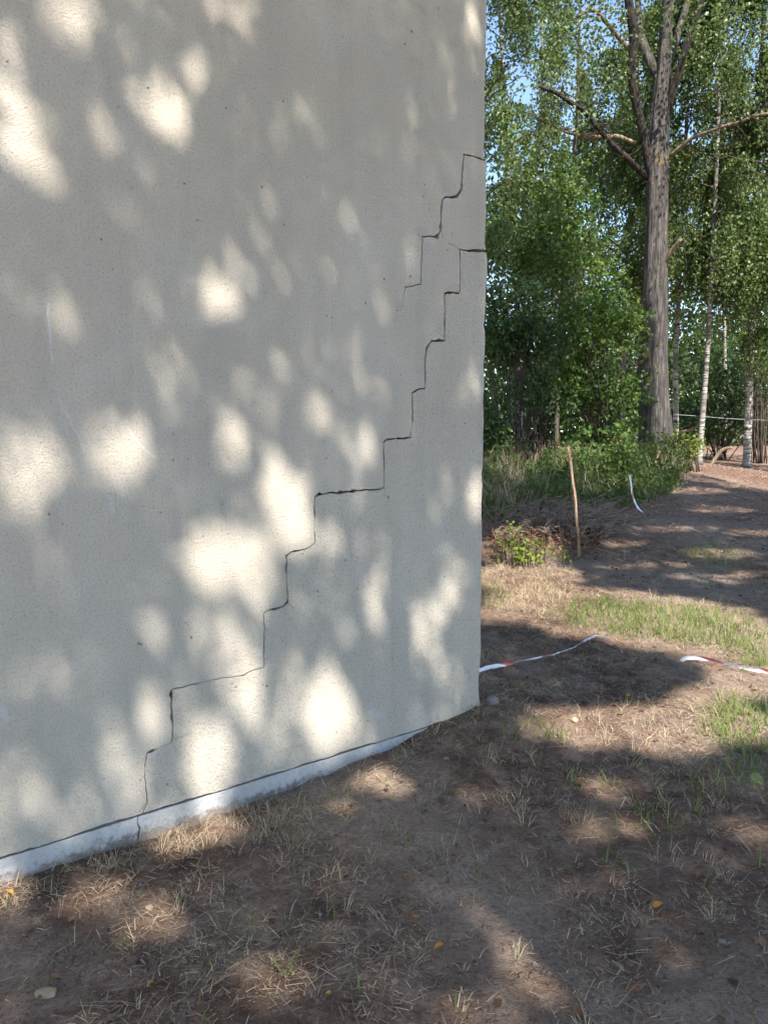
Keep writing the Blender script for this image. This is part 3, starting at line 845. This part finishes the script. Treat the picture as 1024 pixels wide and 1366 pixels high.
# ---- leafy understorey shrubs and young trees
def shrub(name, label, px, py, Y, blobs, n, mat, seed, size=(.06, .10), cat='shrub', stems=7, bark='twig', clump=18, nrm=.7, spray=1.0, stemr=.016):
    r = np.random.default_rng(seed)
    b = at(px, py, Y); b[2] = float(gh(b[0], b[1])) - .03
    root = thing(name, label, cat, tuple(b))
    mb = MB(); C = []
    tot = sum(w for *_, w in blobs)
    for (bx, by, rx, ry, w) in blobs:
        c = at(bx, by, Y); ax_, az_ = rx * Y / F, ry * Y / F; ay_ = .8 * ax_ + .15
        k = max(3, int(n * w / tot / clump))
        d = unit(r.normal(size=(k, 3))) * (r.random((k, 1)) ** .45)
        cl = c + d * np.array([ax_, ay_, az_])
        vn = fbm(cl[:, 0] * 2.2 + 30, cl[:, 2] * 2.2 + 30, seed, 2)
        cl = cl[vn > .30] if len(cl) > 30 else cl
        k = len(cl)
        for q in cl:
            m = r.integers(clump // 2, clump * 3 // 2 + 1)
            # flattened spray of leaves
            dr = unit(np.array([q[0] - c[0], q[1] - c[1], 0]) + r.normal(size=3) * .4)
            tt = r.uniform(-.38, .38, (m, 1)) * spray
            C.append(q + dr * tt - np.array([0, 0, .55]) * tt ** 2 + r.normal(size=(m, 3)) * np.array([.09, .09, .05]) * spray)
        for q in cl[:: max(1, k // stems)]:
            s0 = b + r.normal(size=3) * np.array([.12, .12, 0])
            if stemr < .01: s0 = q + r.normal(size=3) * .04; s0[2] = float(gh(s0[0], s0[1])) - .02
            mb.tube(bez(s0, (s0 + q) / 2 + np.array([0, 0, .35]), q, 8), np.linspace(stemr, stemr * .25, 8), 5)
    mb.build('stems', M[bark], root, b)['kind'] = 'stuff'
    C = np.vstack(C); g = gh(C[:, 0], C[:, 1]) + .03
    C = C[C[:, 2] > g]
    a = r.normal(size=(len(C), 3)) + np.array([0, -.2, -.5])
    leaf_obj('foliage', C, a, r.uniform(*size, len(C)), M[mat], root, b, seed, wide=.45, nrm=np.array([[0, -.25, nrm]]))
    return root

shrub('hazel_bush', 'bright green hazel bush left of the big trunk', 800, 610, 15.2, [(800, 540, 55, 70, 3), (790, 440, 55, 70, 3), (770, 370, 55, 50, 2), (835, 480, 25, 90, 1.4), (760, 480, 40, 60, 1.4)], 9500, 'leaf_hazel', 201)
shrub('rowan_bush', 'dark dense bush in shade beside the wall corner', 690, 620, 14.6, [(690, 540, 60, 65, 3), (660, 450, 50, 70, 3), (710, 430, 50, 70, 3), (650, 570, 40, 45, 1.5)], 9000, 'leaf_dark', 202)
shrub('young_maple', 'young leafy tree with drooping boughs above the dark bush', 720, 600, 16.0, [(700, 330, 60, 50, 2), (745, 300, 50, 50, 2), (670, 280, 45, 60, 2), (730, 240, 50, 40, 1.3)], 7000, 'leaf_hazel', 203, cat='tree')
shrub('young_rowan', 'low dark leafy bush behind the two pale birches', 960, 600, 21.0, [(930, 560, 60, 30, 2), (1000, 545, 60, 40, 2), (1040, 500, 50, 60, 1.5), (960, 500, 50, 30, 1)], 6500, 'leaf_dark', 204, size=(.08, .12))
shrub('bramble_bush', 'leafy bush crowding the foot of the big trunk', 835, 645, 13.6, [(835, 620, 45, 26, 2), (860, 645, 40, 20, 1.5), (795, 625, 40, 20, 1.2)], 2800, 'leaf_hazel', 205, size=(.05, .085))
shrub('sapling', 'small yellow green sapling at the foot of the pale birches', 912, 618, 15.4, [(910, 600, 20, 14, 1.5), (925, 592, 14, 14, 1), (900, 585, 10, 18, .7)], 420, 'leaf_yellow', 206, size=(.05, .08), clump=8, spray=.5)
shrub('low_bush', 'yellow green bush at the right edge below the birch', 1010, 600, 20.0, [(1012, 480, 25, 18, 1), (1000, 440, 20, 16, 1)], 500, 'leaf_yellow', 207, size=(.07, .11))
shrub('weed_plant', 'clump of bright green weeds on the low bank beside the wall', 690, 745, 8.0, [(680, 728, 22, 12, 1.4), (700, 740, 20, 8, 1), (728, 740, 26, 9, 1), (665, 752, 12, 7, .5), (690, 712, 12, 10, .5)], 420, 'leaf_yellow', 208, size=(.03, .055), cat='plant', clump=9, spray=.35, stemr=.004)

# ---- the wood beyond, one mass
r = np.random.default_rng(77)
cl = []
for (m, x0, x1, y0, y1, z1, pw) in [(900, -6, 36, 30, 46, 4.6, 1.0), (420, -6, 15, 29, 44, 11, 1.3), (330, 12, 36, 32, 48, 9.5, 1.6)]:
    cl.append(np.stack([r.uniform(x0, x1, m), r.uniform(y0, y1, m), 1.3 + z1 * r.random(m) ** pw], 1))
cl = np.vstack(cl)
n = 105000
C = cl[r.integers(0, len(cl), n)] + r.normal(size=(n, 3)) * np.array([.9, .9, .55])
C = C[C[:, 2] > gh(C[:, 0], C[:, 1])]
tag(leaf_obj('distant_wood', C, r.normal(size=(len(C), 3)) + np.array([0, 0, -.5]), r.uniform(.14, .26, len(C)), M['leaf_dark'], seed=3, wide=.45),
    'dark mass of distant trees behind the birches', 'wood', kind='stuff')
# ------------------------------------------------------------------ ground cover
def in_ell(P, L):
    w = np.zeros(len(P))
    for (px, py, rx, ry, an, s_) in L:
        c, a, b = [ground_at(*q)[:2] for q in axes(px, py, rx, ry, an)]
        Ai = np.linalg.inv(np.stack([a - c, b - c], 1))
        q = (P - c) @ Ai.T
        w = np.maximum(w, s_ * np.clip(1.4 - (q ** 2).sum(1), 0, 1))
    return w
def scatter(n, x0, x1, y0, y1, seed):
    r = np.random.default_rng(seed)
    P = np.stack([r.uniform(x0, x1, n), r.uniform(y0, y1, n)], 1)
    front = ((np.c_[P, np.zeros(len(P))] - C0) @ WN > .012) | ((np.c_[P, np.zeros(len(P))] - C0) @ WD > .02)
    P = P[front]
    return P[np.abs(P[:, 0]) < P[:, 1] * .53 + .35]
def g3(P, dz=0.0): return np.c_[P, gh(P[:, 0], P[:, 1]) + dz]

# green grass
GREEN = [(870, 828, 130, 24, 3, 1), (950, 850, 90, 20, 8, .8), (800, 815, 60, 18, 0, .6), (990, 965, 55, 45, 0, .9), (1010, 880, 40, 14, 0, .6), (742, 984, 24, 9, 0, .7), (880, 1090, 60, 26, 0, .25), (960, 1040, 70, 30, 0, .35),
         (790, 1050, 40, 14, 0, .2), (700, 975, 40, 20, 0, .2), (950, 742, 40, 12, 0, .4), (660, 800, 20, 20, 0, .2), (400, 1300, 30, 14, 0, .22), (240, 1310, 30, 12, 0, .2), (820, 1160, 60, 20, 0, .14)]
P = scatter(330000, -1.6, 5.5, 1.7, 10, 1)
r = np.random.default_rng(2)
w = in_ell(P, GREEN) * (.35 + 1.3 * np.clip(fbm(P[:, 0] * 4, P[:, 1] * 4, 8, 3) - .3, 0, 1)) + .004
P = P[r.random(len(P)) < w * .95]
n = len(P)
Vb, Qb, Tb, var = blades(g3(P, -.005), r.uniform(.035, .11, n), r.uniform(.0035, .007, n), r.uniform(.1, .8, n), r.random(n) * 6.28, 3)
tag(obj('green_grass', make_mesh('green_grass', Vb, [Qb, Tb], var), M['grass_green']), 'patchy green grass on the bare sandy ground', 'grass', kind='stuff')

# dry standing grass, in tufts
DRY = [(330, 1108, 140, 30, -14, 1.3), (612, 955, 22, 14, 0, 1.6), (640, 948, 16, 10, 0, 1.4), (540, 1000, 60, 16, -20, .9), (455, 1075, 40, 20, 0, .8), (420, 1190, 70, 40, 0, .5), (560, 1130, 70, 30, 0, .5), (590, 990, 40, 24, 0, .6), (660, 960, 50, 18, 0, .5), (370, 1240, 70, 40, 0, .4), (480, 1010, 80, 20, -14, .6), (640, 930, 14, 14, 0, .6),
       (130, 1150, 110, 22, -14, .5), (10, 1195, 30, 20, 0, 1), (700, 785, 80, 36, 0, .9), (850, 835, 170, 40, 0, .35), (740, 1020, 120, 40, 0, .35), (930, 1060, 100, 40, 0, .35), (850, 960, 120, 40, 0, .25), (700, 1100, 120, 40, 0, .3), (250, 1200, 120, 40, 0, .25), (900, 1180, 120, 50, 0, .18), (950, 745, 50, 12, 0, .5)]
TC = scatter(60000, -1.6, 5.5, 1.7, 9.5, 4)
w = in_ell(TC, DRY) * (.25 + 1.2 * np.clip(fbm(TC[:, 0] * 3, TC[:, 1] * 3, 12, 2) - .3, 0, 1)) + .02
TC = TC[r.random(len(TC)) < w * .75]
nb = r.integers(6, 24, len(TC)); own = np.repeat(np.arange(len(TC)), nb)
sp = r.uniform(.010, .035, len(TC))[own]; off = r.normal(size=(len(own), 2)) * sp[:, None]
P = TC[own] + off
ok = (((np.c_[P, np.zeros(len(P))] - C0) @ WN) > .01) | (((np.c_[P, np.zeros(len(P))] - C0) @ WD) > .02)
P, off, own, sp = P[ok], off[ok], own[ok], sp[ok]
n = len(P); hs = r.uniform(.55, 1.25, len(TC))[own]; ta = r.uniform(0, 6.28, len(TC))[own]
lean = np.clip(np.linalg.norm(off, axis=1) / sp * .38 + np.abs(r.normal(.2, .3, n)), 0, 1.4)
azb = np.arctan2(off[:, 1] + .012 * np.sin(ta), off[:, 0] + .012 * np.cos(ta)) + r.normal(size=n) * .45
Vb, Qb, Tb, var = blades(g3(P, -.004), r.uniform(.03, .105, n) * hs, r.uniform(.0013, .0032, n), lean, azb, 5, .7)
tag(obj('dry_grass', make_mesh('dry_grass', Vb, [Qb, Tb], var), M['grass_dry']), 'withered straw coloured grass tufts along the wall foot', 'grass', kind='stuff')

# straw and stalk litter lying flat
P = scatter(460000, -1.6, 5.5, 1.7, 10.5, 6)
w = (.10 + 3.4 * np.clip(fbm(P[:, 0] * 3, P[:, 1] * 3, 14, 3) - .38, 0, 1) ** 1.0) * np.clip(5.0 / P[:, 1] ** 1.0, .2, 1.2)
P = P[r.random(len(P)) < w * .62]
n = len(P)
Vb, Qb, Tb, var = blades(g3(P, .005), r.uniform(.012, .06, n) * (1 + (r.random(n) < .06) * 1.3), r.uniform(.0016, .0040, n), r.uniform(1.15, 1.6, n), r.random(n) * 6.28, 7, .05)
tag(obj('straw_litter', make_mesh('straw_litter', Vb, [Qb, Tb], var), M['straw']), 'flat litter of dry stalks and straw over the soil', 'litter', kind='stuff')

# coarse dry litter over the path
P = scatter(80000, 1.0, 9.5, 7.5, 19, 61)
w = .05 + 1.6 * np.clip(fbm(P[:, 0] * 1.3, P[:, 1] * 1.3, 64, 4) - .40, 0, 1)
P = P[r.random(len(P)) < w * .9]
n = len(P)
Vb, Qb, Tb, var = blades(g3(P, .01), r.uniform(.05, .17, n), r.uniform(.006, .014, n), r.uniform(1.2, 1.6, n), r.random(n) * 6.28, 67, .05)
tag(obj('path_litter', make_mesh('path_litter', Vb, [Qb, Tb], var), M['straw']), 'dry stalks and bark bits strewn over the path', 'litter', kind='stuff')

# small brown leaf bits
P = scatter(60000, -1.6, 9, 1.7, 19, 8)
w = .25 + .75 * np.clip((P[:, 1] - 6) / 5, 0, 1) * np.clip(fbm(P[:, 0] * 1.5, P[:, 1] * 1.5, 18, 3) * 2 - .4, 0, 1)
P = P[r.random(len(P)) < w * .6]
n = len(P)
V, T, var = leaves(g3(P, .008), np.c_[r.normal(size=(n, 2)), r.normal(size=n) * .25], r.uniform(.012, .045, n), 5, wide=.35, nrm=np.array([[0, 0, 2.0]]))
tag(obj('leaf_litter', make_mesh('leaf_litter', V, [T], var), M['litter']), 'small brown leaf crumbs strewn over path and soil', 'litter', kind='stuff')

# clods and grit, too small to pick apart
P = scatter(9000, -1.5, 3.5, 1.8, 6.5, 10)[:4200]
n = len(P); s_ = r.uniform(.0015, .0050, n) * (1 + (r.random(n) < .05) * .8)
oc = np.array([[1, 0, 0], [0, 1, 0], [-1, 0, 0], [0, -1, 0], [0, 0, .7], [0, 0, -.7]])
of = np.array([[0, 1, 4], [1, 2, 4], [2, 3, 4], [3, 0, 4], [1, 0, 5], [2, 1, 5], [3, 2, 5], [0, 3, 5]])
V = (oc[None] * r.uniform(.7, 1.3, (n, 6, 1)) * s_[:, None, None] + g3(P, .002)[:, None]).reshape(-1, 3)
T = (of[None] + (np.arange(n) * 6)[:, None, None]).reshape(-1, 3)
tag(obj('grit', make_mesh('grit', V, [T]), M['stone'], smooth=True), 'loose grit and tiny pebbles in the soil', 'grit', kind='stuff')

# crumbled clods of soil
P = scatter(26000, -1.6, 4.0, 1.8, 7.5, 19)
P = P[r.random(len(P)) < .05 + 1.5 * np.clip(fbm(P[:, 0] * 2.2, P[:, 1] * 2.2, 71, 3) - .40, 0, 1)]
n = len(P); s_ = r.uniform(.004, .013, n) * (1 + (r.random(n) < .05) * .9)
sp = np.array([(math.cos(a) * math.cos(e), math.sin(a) * math.cos(e), math.sin(e)) for e in (-.5, .45) for a in np.arange(6) * math.pi / 3 + (.5 if e > 0 else 0)] + [(0, 0, 1), (0, 0, -1)])
sf = [(k, (k + 1) % 6, 6 + k) for k in range(6)] + [((k + 1) % 6, 6 + (k + 1) % 6, 6 + k) for k in range(6)] + [(6 + k, 6 + (k + 1) % 6, 12) for k in range(6)] + [((k + 1) % 6, k, 13) for k in range(6)]
V = (sp[None] * r.uniform(.65, 1.3, (n, 14, 1)) * np.array([1, 1, .7]) * s_[:, None, None] + g3(P, .001)[:, None]).reshape(-1, 3)
T = (np.array(sf)[None] + (np.arange(n) * 14)[:, None, None]).reshape(-1, 3)
tag(obj('soil_clods', make_mesh('soil_clods', V, [T]), M['soil'], smooth=True), 'small crumbled clods lying on the bare soil', 'soil', kind='stuff')

# undergrowth at the edge of the wood: leaves, stalks
UNDER = [(720, 640, 95, 36, 0, 1), (830, 640, 70, 34, 0, 1), (660, 660, 30, 36, 0, 1), (880, 628, 34, 18, 0, .9), (650, 620, 30, 20, 0, 1)]
P = scatter(120000, 1.0, 7.0, 9.6, 16.5, 12)
w = in_ell(P, UNDER)
P = P[r.random(len(P)) < w * .6]
n = len(P)
cl = np.clip(fbm(P[:, 0] * 2.3, P[:, 1] * 2.3, 9, 3) * 2.2 - .55, .08, 1.2) ** 1.4
hgt = r.random(n) ** .75 * (.10 + .75 * np.clip((P[:, 1] - 10) / 3.0, 0, 1)) * cl
C = g3(P) + np.c_[np.zeros((n, 2)), hgt + .02] + r.normal(size=(n, 3)) * .03
V, T, var = leaves(C, r.normal(size=(n, 3)) + np.array([0, -.3, -.2]), r.uniform(.03, .085, n), 6, wide=.36, nrm=np.array([[0, -.2, .7]]))
Q2 = P[r.random(n) < .09 * (.3 + 2 * (vnoise(P[:, 0] * 1.5, P[:, 1] * 1.5, 6) > .55))]; m = len(Q2)
tag(obj('undergrowth', make_mesh('undergrowth', V, [T], var), M['leaf_weed']), 'weeds and low green undergrowth along the edge of the wood', 'undergrowth', kind='stuff')
Vb, Qb, Tb, var = blades(g3(Q2), r.uniform(.2, .7, m), r.uniform(.005, .010, m), r.uniform(.0, .9, m), r.random(m) * 6.28, 8, .6)
tag(obj('dry_stalks', make_mesh('dry_stalks', Vb, [Qb, Tb], var), M['grass_dry']), 'withered grass stalks standing among the undergrowth', 'grass', kind='stuff')

# heap of dead stalks in front of the undergrowth
b = ground_at(715, 700)
hp = thing('brush_pile', 'low heap of grey dead stalks in front of the undergrowth', 'brush pile', tuple(b))
mb = MB(); r = np.random.default_rng(15)
for q in range(520):
    p = ground_at(r.uniform(650, 815), r.uniform(672, 722)); p[2] += .02
    a = r.uniform(0, 2 * math.pi); ln = r.uniform(.12, .42); e = p + np.array([math.cos(a) * ln, math.sin(a) * ln * .5, r.uniform(-.02, .2)])
    mb.tube(bez(p, (p + e) / 2 + np.array([0, 0, r.uniform(.0, .14)]), e, 4), np.linspace(.008, .004, 4), 3, caps=False)
mb.build('stalks', simple_mat('dead_stalk', (.15, .105, .08), (.36, .28, .215), 5, bump=0), hp, b)['kind'] = 'stuff'
# mound of reddish dead leaves and clods by the stake
b = ground_at(760, 735)
P = np.array([ground_at(x, y)[:2] for x, y in zip(r.uniform(650, 800, 700), r.normal(715, 16, 700))])
V, T, var = leaves(g3(P, .02) + np.c_[np.zeros((700, 2)), r.random(700) * .07], r.normal(size=(700, 3)), r.uniform(.03, .07, 700), 8)
tag(obj('dead_leaves', make_mesh('dead_leaves', V, [T], var), M['litter']), 'drift of curled reddish dead leaves on the bank', 'litter', kind='stuff')

# ------------------------------------------------------------------ objects
# stake
def rod(name, label, cat, L, Y, mat, dY=0, seed=0, seg=10, ground=True):
    P = px_path([(x, y) for x, y, w in L], Y, dY); R = np.array([w for *_, w in L]) * Y / F / 2
    if ground: P[-1][2] = float(gh(P[-1][0], P[-1][1])) - .05
    P, R = resample(P, R, .05)
    b = P[-1].copy()
    mb = MB(); mb.tube(P, R, seg, .12, 1.5, seed)
    return tag(mb.build(name, mat, None, b), label, cat), b
o, b = rod('wooden_stake', 'thin leaning wooden stake with reddish bark stuck in the bank', 'stake', [(757, 596, 4.5), (759, 604, 4.2), (761, 622, 4.2), (763, 640, 3.8), (767, 665, 4), (768, 690, 4), (771, 716, 4), (772, 742, 4.6)], ground_at(772, 742)[1], M['stake'])
o.location = b
o, b = rod('fallen_stick', 'pale dead stick leaning at the foot of the big trunk', 'stick', [(879, 602, 3), (875, 612, 4), (869, 628, 4)], 14.2, M['deadwood'], -.4); o.location = b
o, b = rod('broken_birch_pole', 'pale broken pole leaning between the two birches', 'stick', [(934, 566, 4), (922, 573, 4), (905, 577, 4)], 17.6, M['deadwood'], .5, ground=False); o.location = b
o, b = rod('fallen_log', 'pale thin log lying at the head of the path', 'log', [(976, 597, 4), (962, 599, 5), (946, 600, 5)], 17.9, M['deadwood'], .2); o.location = b
# cord strung between the birches
P = np.array([at(900, 553, 17.8), at(930, 555, 17.6), at(965, 558, 17.9), at(1000, 560, 18.3), at(1040, 561, 18.0)])
mb = MB(); P, R = resample(P, [.004] * 5, .1); mb.tube(P, R, 5)
o = mb.build('cord', simple_mat('pale_cord', (.45, .43, .40), (.6, .58, .55), 8, bump=0), None, P[0]); o.location = P[0]
tag(o, 'thin pale cord strung between the birches', 'cord')

# barrier tape
def tape_mat():
    m, t, b = mat_new('barrier_tape_film'); k = NT(t)
    uv = k.n('ShaderNodeUVMap').outputs[0]
    sp = k.n('ShaderNodeSeparateXYZ'); k.l(uv, sp.inputs[0])
    f = k.math('FRACT', k.math('ADD', k.math('MULTIPLY', sp.outputs[0], 2.7), k.math('MULTIPLY', sp.outputs[1], .2)))
    col = k.ramp(f, [(0, (.80, .79, .78)), (.70, (.50, .15, .15))], 'CONSTANT')
    d = k.noise(k.pos('Object'), 18, 4)
    col = k.mix(k.ramp(d, [(.5, 0), (.8, .3)]), col, (.45, .38, .33))
    k.l(col, b.inputs['Base Color']); b.inputs['Roughness'].default_value = .35
    b.inputs['Specular IOR Level'].default_value = .5
    return m
M['tape'] = tape_mat()
def tape(label, L, width, seed, lift=.02, onground=True, Y=None, name='barrier_tape'):
    r = np.random.default_rng(seed)
    if onground: P = np.array([ground_at(x, y) + np.array([0, 0, l + lift]) for x, y, l in L])
    else: P = np.array([at(x, y, Y + l) for x, y, l in L])
    P, _ = resample(P, np.ones(len(P)), .02)
    n = len(P); T = unit(np.gradient(P, axis=0))
    s_ = np.concatenate([[0], np.cumsum(np.linalg.norm(np.diff(P, axis=0), axis=1))])
    upv = np.tile(np.array([[0, 0, 1.0]]), (n, 1)) if onground else np.tile(np.array([[0, 1.0, 0]]), (n, 1))
    A = unit(np.cross(T, upv)); B = np.cross(A, T)
    tw = 1.0 + 1.1 * np.sin(s_ * 3.1 + seed) + .6 * np.sin(s_ * 7.7 + 1) + r.normal() * .1
    W = A * np.cos(tw)[:, None] + B * np.sin(tw)[:, None]
    cup = np.cross(T, W)
    rows = []
    for f in (-.5, -.17, .17, .5):
        rows.append(P + W * width * f + cup * (.012 * (abs(f) - .2)) + r.normal(size=(n, 3)) * .0012)
    V = np.stack(rows, 1)
    if onground:
        V[..., 2] = np.maximum(V[..., 2], gh(V[..., 0], V[..., 1]) + np.where(P[:, 2] < gh(P[:, 0], P[:, 1]), -.02, .006)[:, None])
    uv = np.stack([np.repeat(s_, 4), np.tile([0, .33, .67, 1.0], n)], 1)
    V = V.reshape(-1, 3)
    i, j = np.meshgrid(np.arange(n - 1), np.arange(3), indexing='ij')
    Q = np.stack([i * 4 + j, i * 4 + j + 1, (i + 1) * 4 + j + 1, (i + 1) * 4 + j], -1).reshape(-1, 4)
    base = P[0]
    o = obj(name, make_mesh(name, V - base, [Q], uv=uv), M['tape'], loc=tuple(base), smooth=True)
    return tag(o, label, 'tape')
tape('red and white barrier tape lying on the ground past the wall corner', [(636, 906, .03), (650, 901, .03), (690, 890, .02), (735, 881, .02), (765, 873, .03), (780, 864, .04), (795, 859, .05), (810, 861, .04), (826, 869, .01), (838, 873, -.08), (850, 875, -.10), (868, 876, -.10), (885, 878, -.10), (900, 880, -.07), (915, 883, .015), (940, 887, .025), (970, 893, .02), (1000, 900, .02), (1045, 907, .02)], .027, 2)
tape('loose strip of barrier tape dangling from the bramble above the path', [(839, 634, -.1), (841, 645, -.1), (842, 656, -.1), (845, 668, -.15), (850, 678, -.25), (858, 685, -.35)], .032, 5, onground=False, Y=float(ground_at(848, 686)[1]) + .1)

# stones
def stone(label, px, py, wpx, mat, seed, flat=.6):
    r = np.random.default_rng(seed)
    p = ground_at(px, py); s_ = wpx * p[1] / F / 2
    bm = bmesh.new(); bmesh.ops.create_icosphere(bm, subdivisions=2, radius=1)
    q = r.uniform(-5, 5, 3)
    for v in bm.verts:
        c = v.co
        k = 1 + .5 * (float(vnoise(c.x * 1.6 + q[0] + 20, c.y * 1.6 + c.z * 1.3 + q[1] + 20, seed)) - .5)
        v.co = Vector((c.x * s_ * k, c.y * s_ * k * r.uniform(.98, 1.02) * .85, c.z * s_ * flat * k))
    me = bpy.data.meshes.new('stone'); bm.to_mesh(me); bm.free()
    o = obj('stone', me, M[mat], loc=(p[0], p[1], float(gh(p[0], p[1])) + s_ * flat * .35))
    o.rotation_euler = (0, 0, r.uniform(0, 6))
    return tag(o, label, 'stone')
stone('flat yellowish stone in the bottom left corner of the ground', 62, 1327, 28, 'sandstone', 1, .35)
stone('grey clod like stone at the foot of the wall corner', 657, 938, 22, 'stone', 2, .7)
stone('small pale pebble on the shaded soil near the bottom', 527, 1312, 12, 'stone', 3)
stone('pale pebble on the bare soil right of the bottom centre', 713, 1288, 10, 'stone', 4)
stone('small grey pebble far right on the dark soil', 962, 1258, 11, 'stone', 5)
stone('little grey pebble in the lit patch left of the soil', 200, 1212, 13, 'sandstone', 6)
stone('light pebble among straw below the stepped crack', 327, 1210, 10, 'stone', 7)
stone('pebble in the sunny bare ground past the corner', 765, 962, 14, 'sandstone', 8)
stone('whitish pebble close under the foundation', 595, 1013, 8, 'stone', 9)

# single fallen leaves
def fallen_leaf(label, px, py, wpx, mat, seed, group='fallen leaves on the soil'):
    r = np.random.default_rng(seed)
    p = ground_at(px, py); s_ = wpx * p[1] / F
    a = r.uniform(0, 6.28); n = 7
    t = np.linspace(0, 1, n); half = .34 * np.sin(np.pi * t ** .8) ** .8 + .004
    V = []
    for q in range(n):
        z = .10 * math.sin(3 * t[q] + r.uniform(0, .6))
        V += [(t[q] - .5, -half[q], z + .16 * half[q] * 2 + r.uniform(0, .05)), (t[q] - .5, 0, z), (t[q] - .5, half[q], z + .22 * half[q] * 2 + r.uniform(0, .05))]
    V = np.array(V) * s_
    Q = [(3 * q + c, 3 * q + c + 1, 3 * q + c + 4, 3 * q + c + 3) for q in range(n - 1) for c in (0, 1)]
    o = obj('fallen_leaf', make_mesh('fallen_leaf', V, [np.array(Q)]), M[mat], loc=(p[0], p[1], float(gh(p[0], p[1])) + .012), smooth=True)
    o.rotation_euler = (r.uniform(-.5, .5), r.uniform(-.4, .4), a)
    mb = MB(); mb.tube(np.array([(-.5, 0, .0), (-.66, .03, .01), (-.8, .08, .02)]) * s_, np.array([.02, .016, .012]) * s_, 4)
    mb.build('leaf_stalk', M[mat], o)
    return tag(o, label, 'leaf', group)
for a in [('bright orange leaf standing on edge at the bottom centre', 585, 1269, 16, 'leaf_orange', 1), ('orange leaf in the shade above the bottom centre', 552, 1228, 15, 'leaf_orange', 2), ('lone orange leaf on the right of the dark soil', 878, 1213, 18, 'leaf_orange', 3),
          ('reddish brown leaf low in the right of the soil', 845, 1328, 18, 'leaf_brown', 4), ('brown leaf among straw at mid foreground', 597, 1182, 14, 'leaf_brown', 5), ('orange leaf lying left of the bottom centre', 438, 1331, 9, 'leaf_orange', 6),
          ('dark orange leaf beside the yellowish stone', 201, 1318, 13, 'leaf_orange', 7), ('reddish leaf on the soil below the corner', 538, 1176, 12, 'leaf_brown', 8), ('pale green leaf near the right edge', 1008, 1044, 22, 'leaf_green', 9),
          ('yellow leaf fleck in the straw at the far left by the foundation', 14, 1196, 12, 'leaf_orange', 10), ('orange leaf in the sun patch past the corner', 838, 931, 10, 'leaf_orange', 11), ('small orange leaf close above the bottom edge', 590, 1345, 8, 'leaf_orange', 12), ('brown leaf curled under the dry tuft', 463, 1088, 13, 'leaf_brown', 13)]:
    fallen_leaf(*a)

# single twigs on the foreground soil
def ground_twig(label, L, wpx, seed):
    P = np.array([ground_at(x, y) + np.array([0, 0, .012]) for x, y in L])
    P, R = resample(P, np.linspace(1, .5, len(P)) * wpx * P[0][1] / F / 2, .02)
    mb = MB(); mb.tube(P, R, 6, .1, 2, seed); o = mb.build('ground_twig', M['deadwood'], None, P[0]); o.location = P[0]
    return tag(o, label, 'twig', 'twigs on the ground')
ground_twig('forked looking pale twig in the sun patch under the wall', [(492, 1030), (505, 1021), (520, 1019), (538, 1016)], 3.5, 1)
ground_twig('pale twig below the sun patch under the wall', [(500, 1073), (515, 1066), (530, 1075), (543, 1074)], 2.5, 2)
ground_twig('short pale twig left among the dry straw', [(384, 1141), (392, 1137), (402, 1135)], 3, 3)
ground_twig('thin straw twig across the left foreground', [(60, 1302), (80, 1285), (100, 1268), (118, 1252)], 2, 4)
ground_twig('thin twig across the dark soil at mid foreground', [(270, 1248), (300, 1251), (330, 1250)], 2, 5)
ground_twig('dark red twig past the corner beside the tape', [(700, 950), (706, 942), (712, 936)], 2.5, 6)
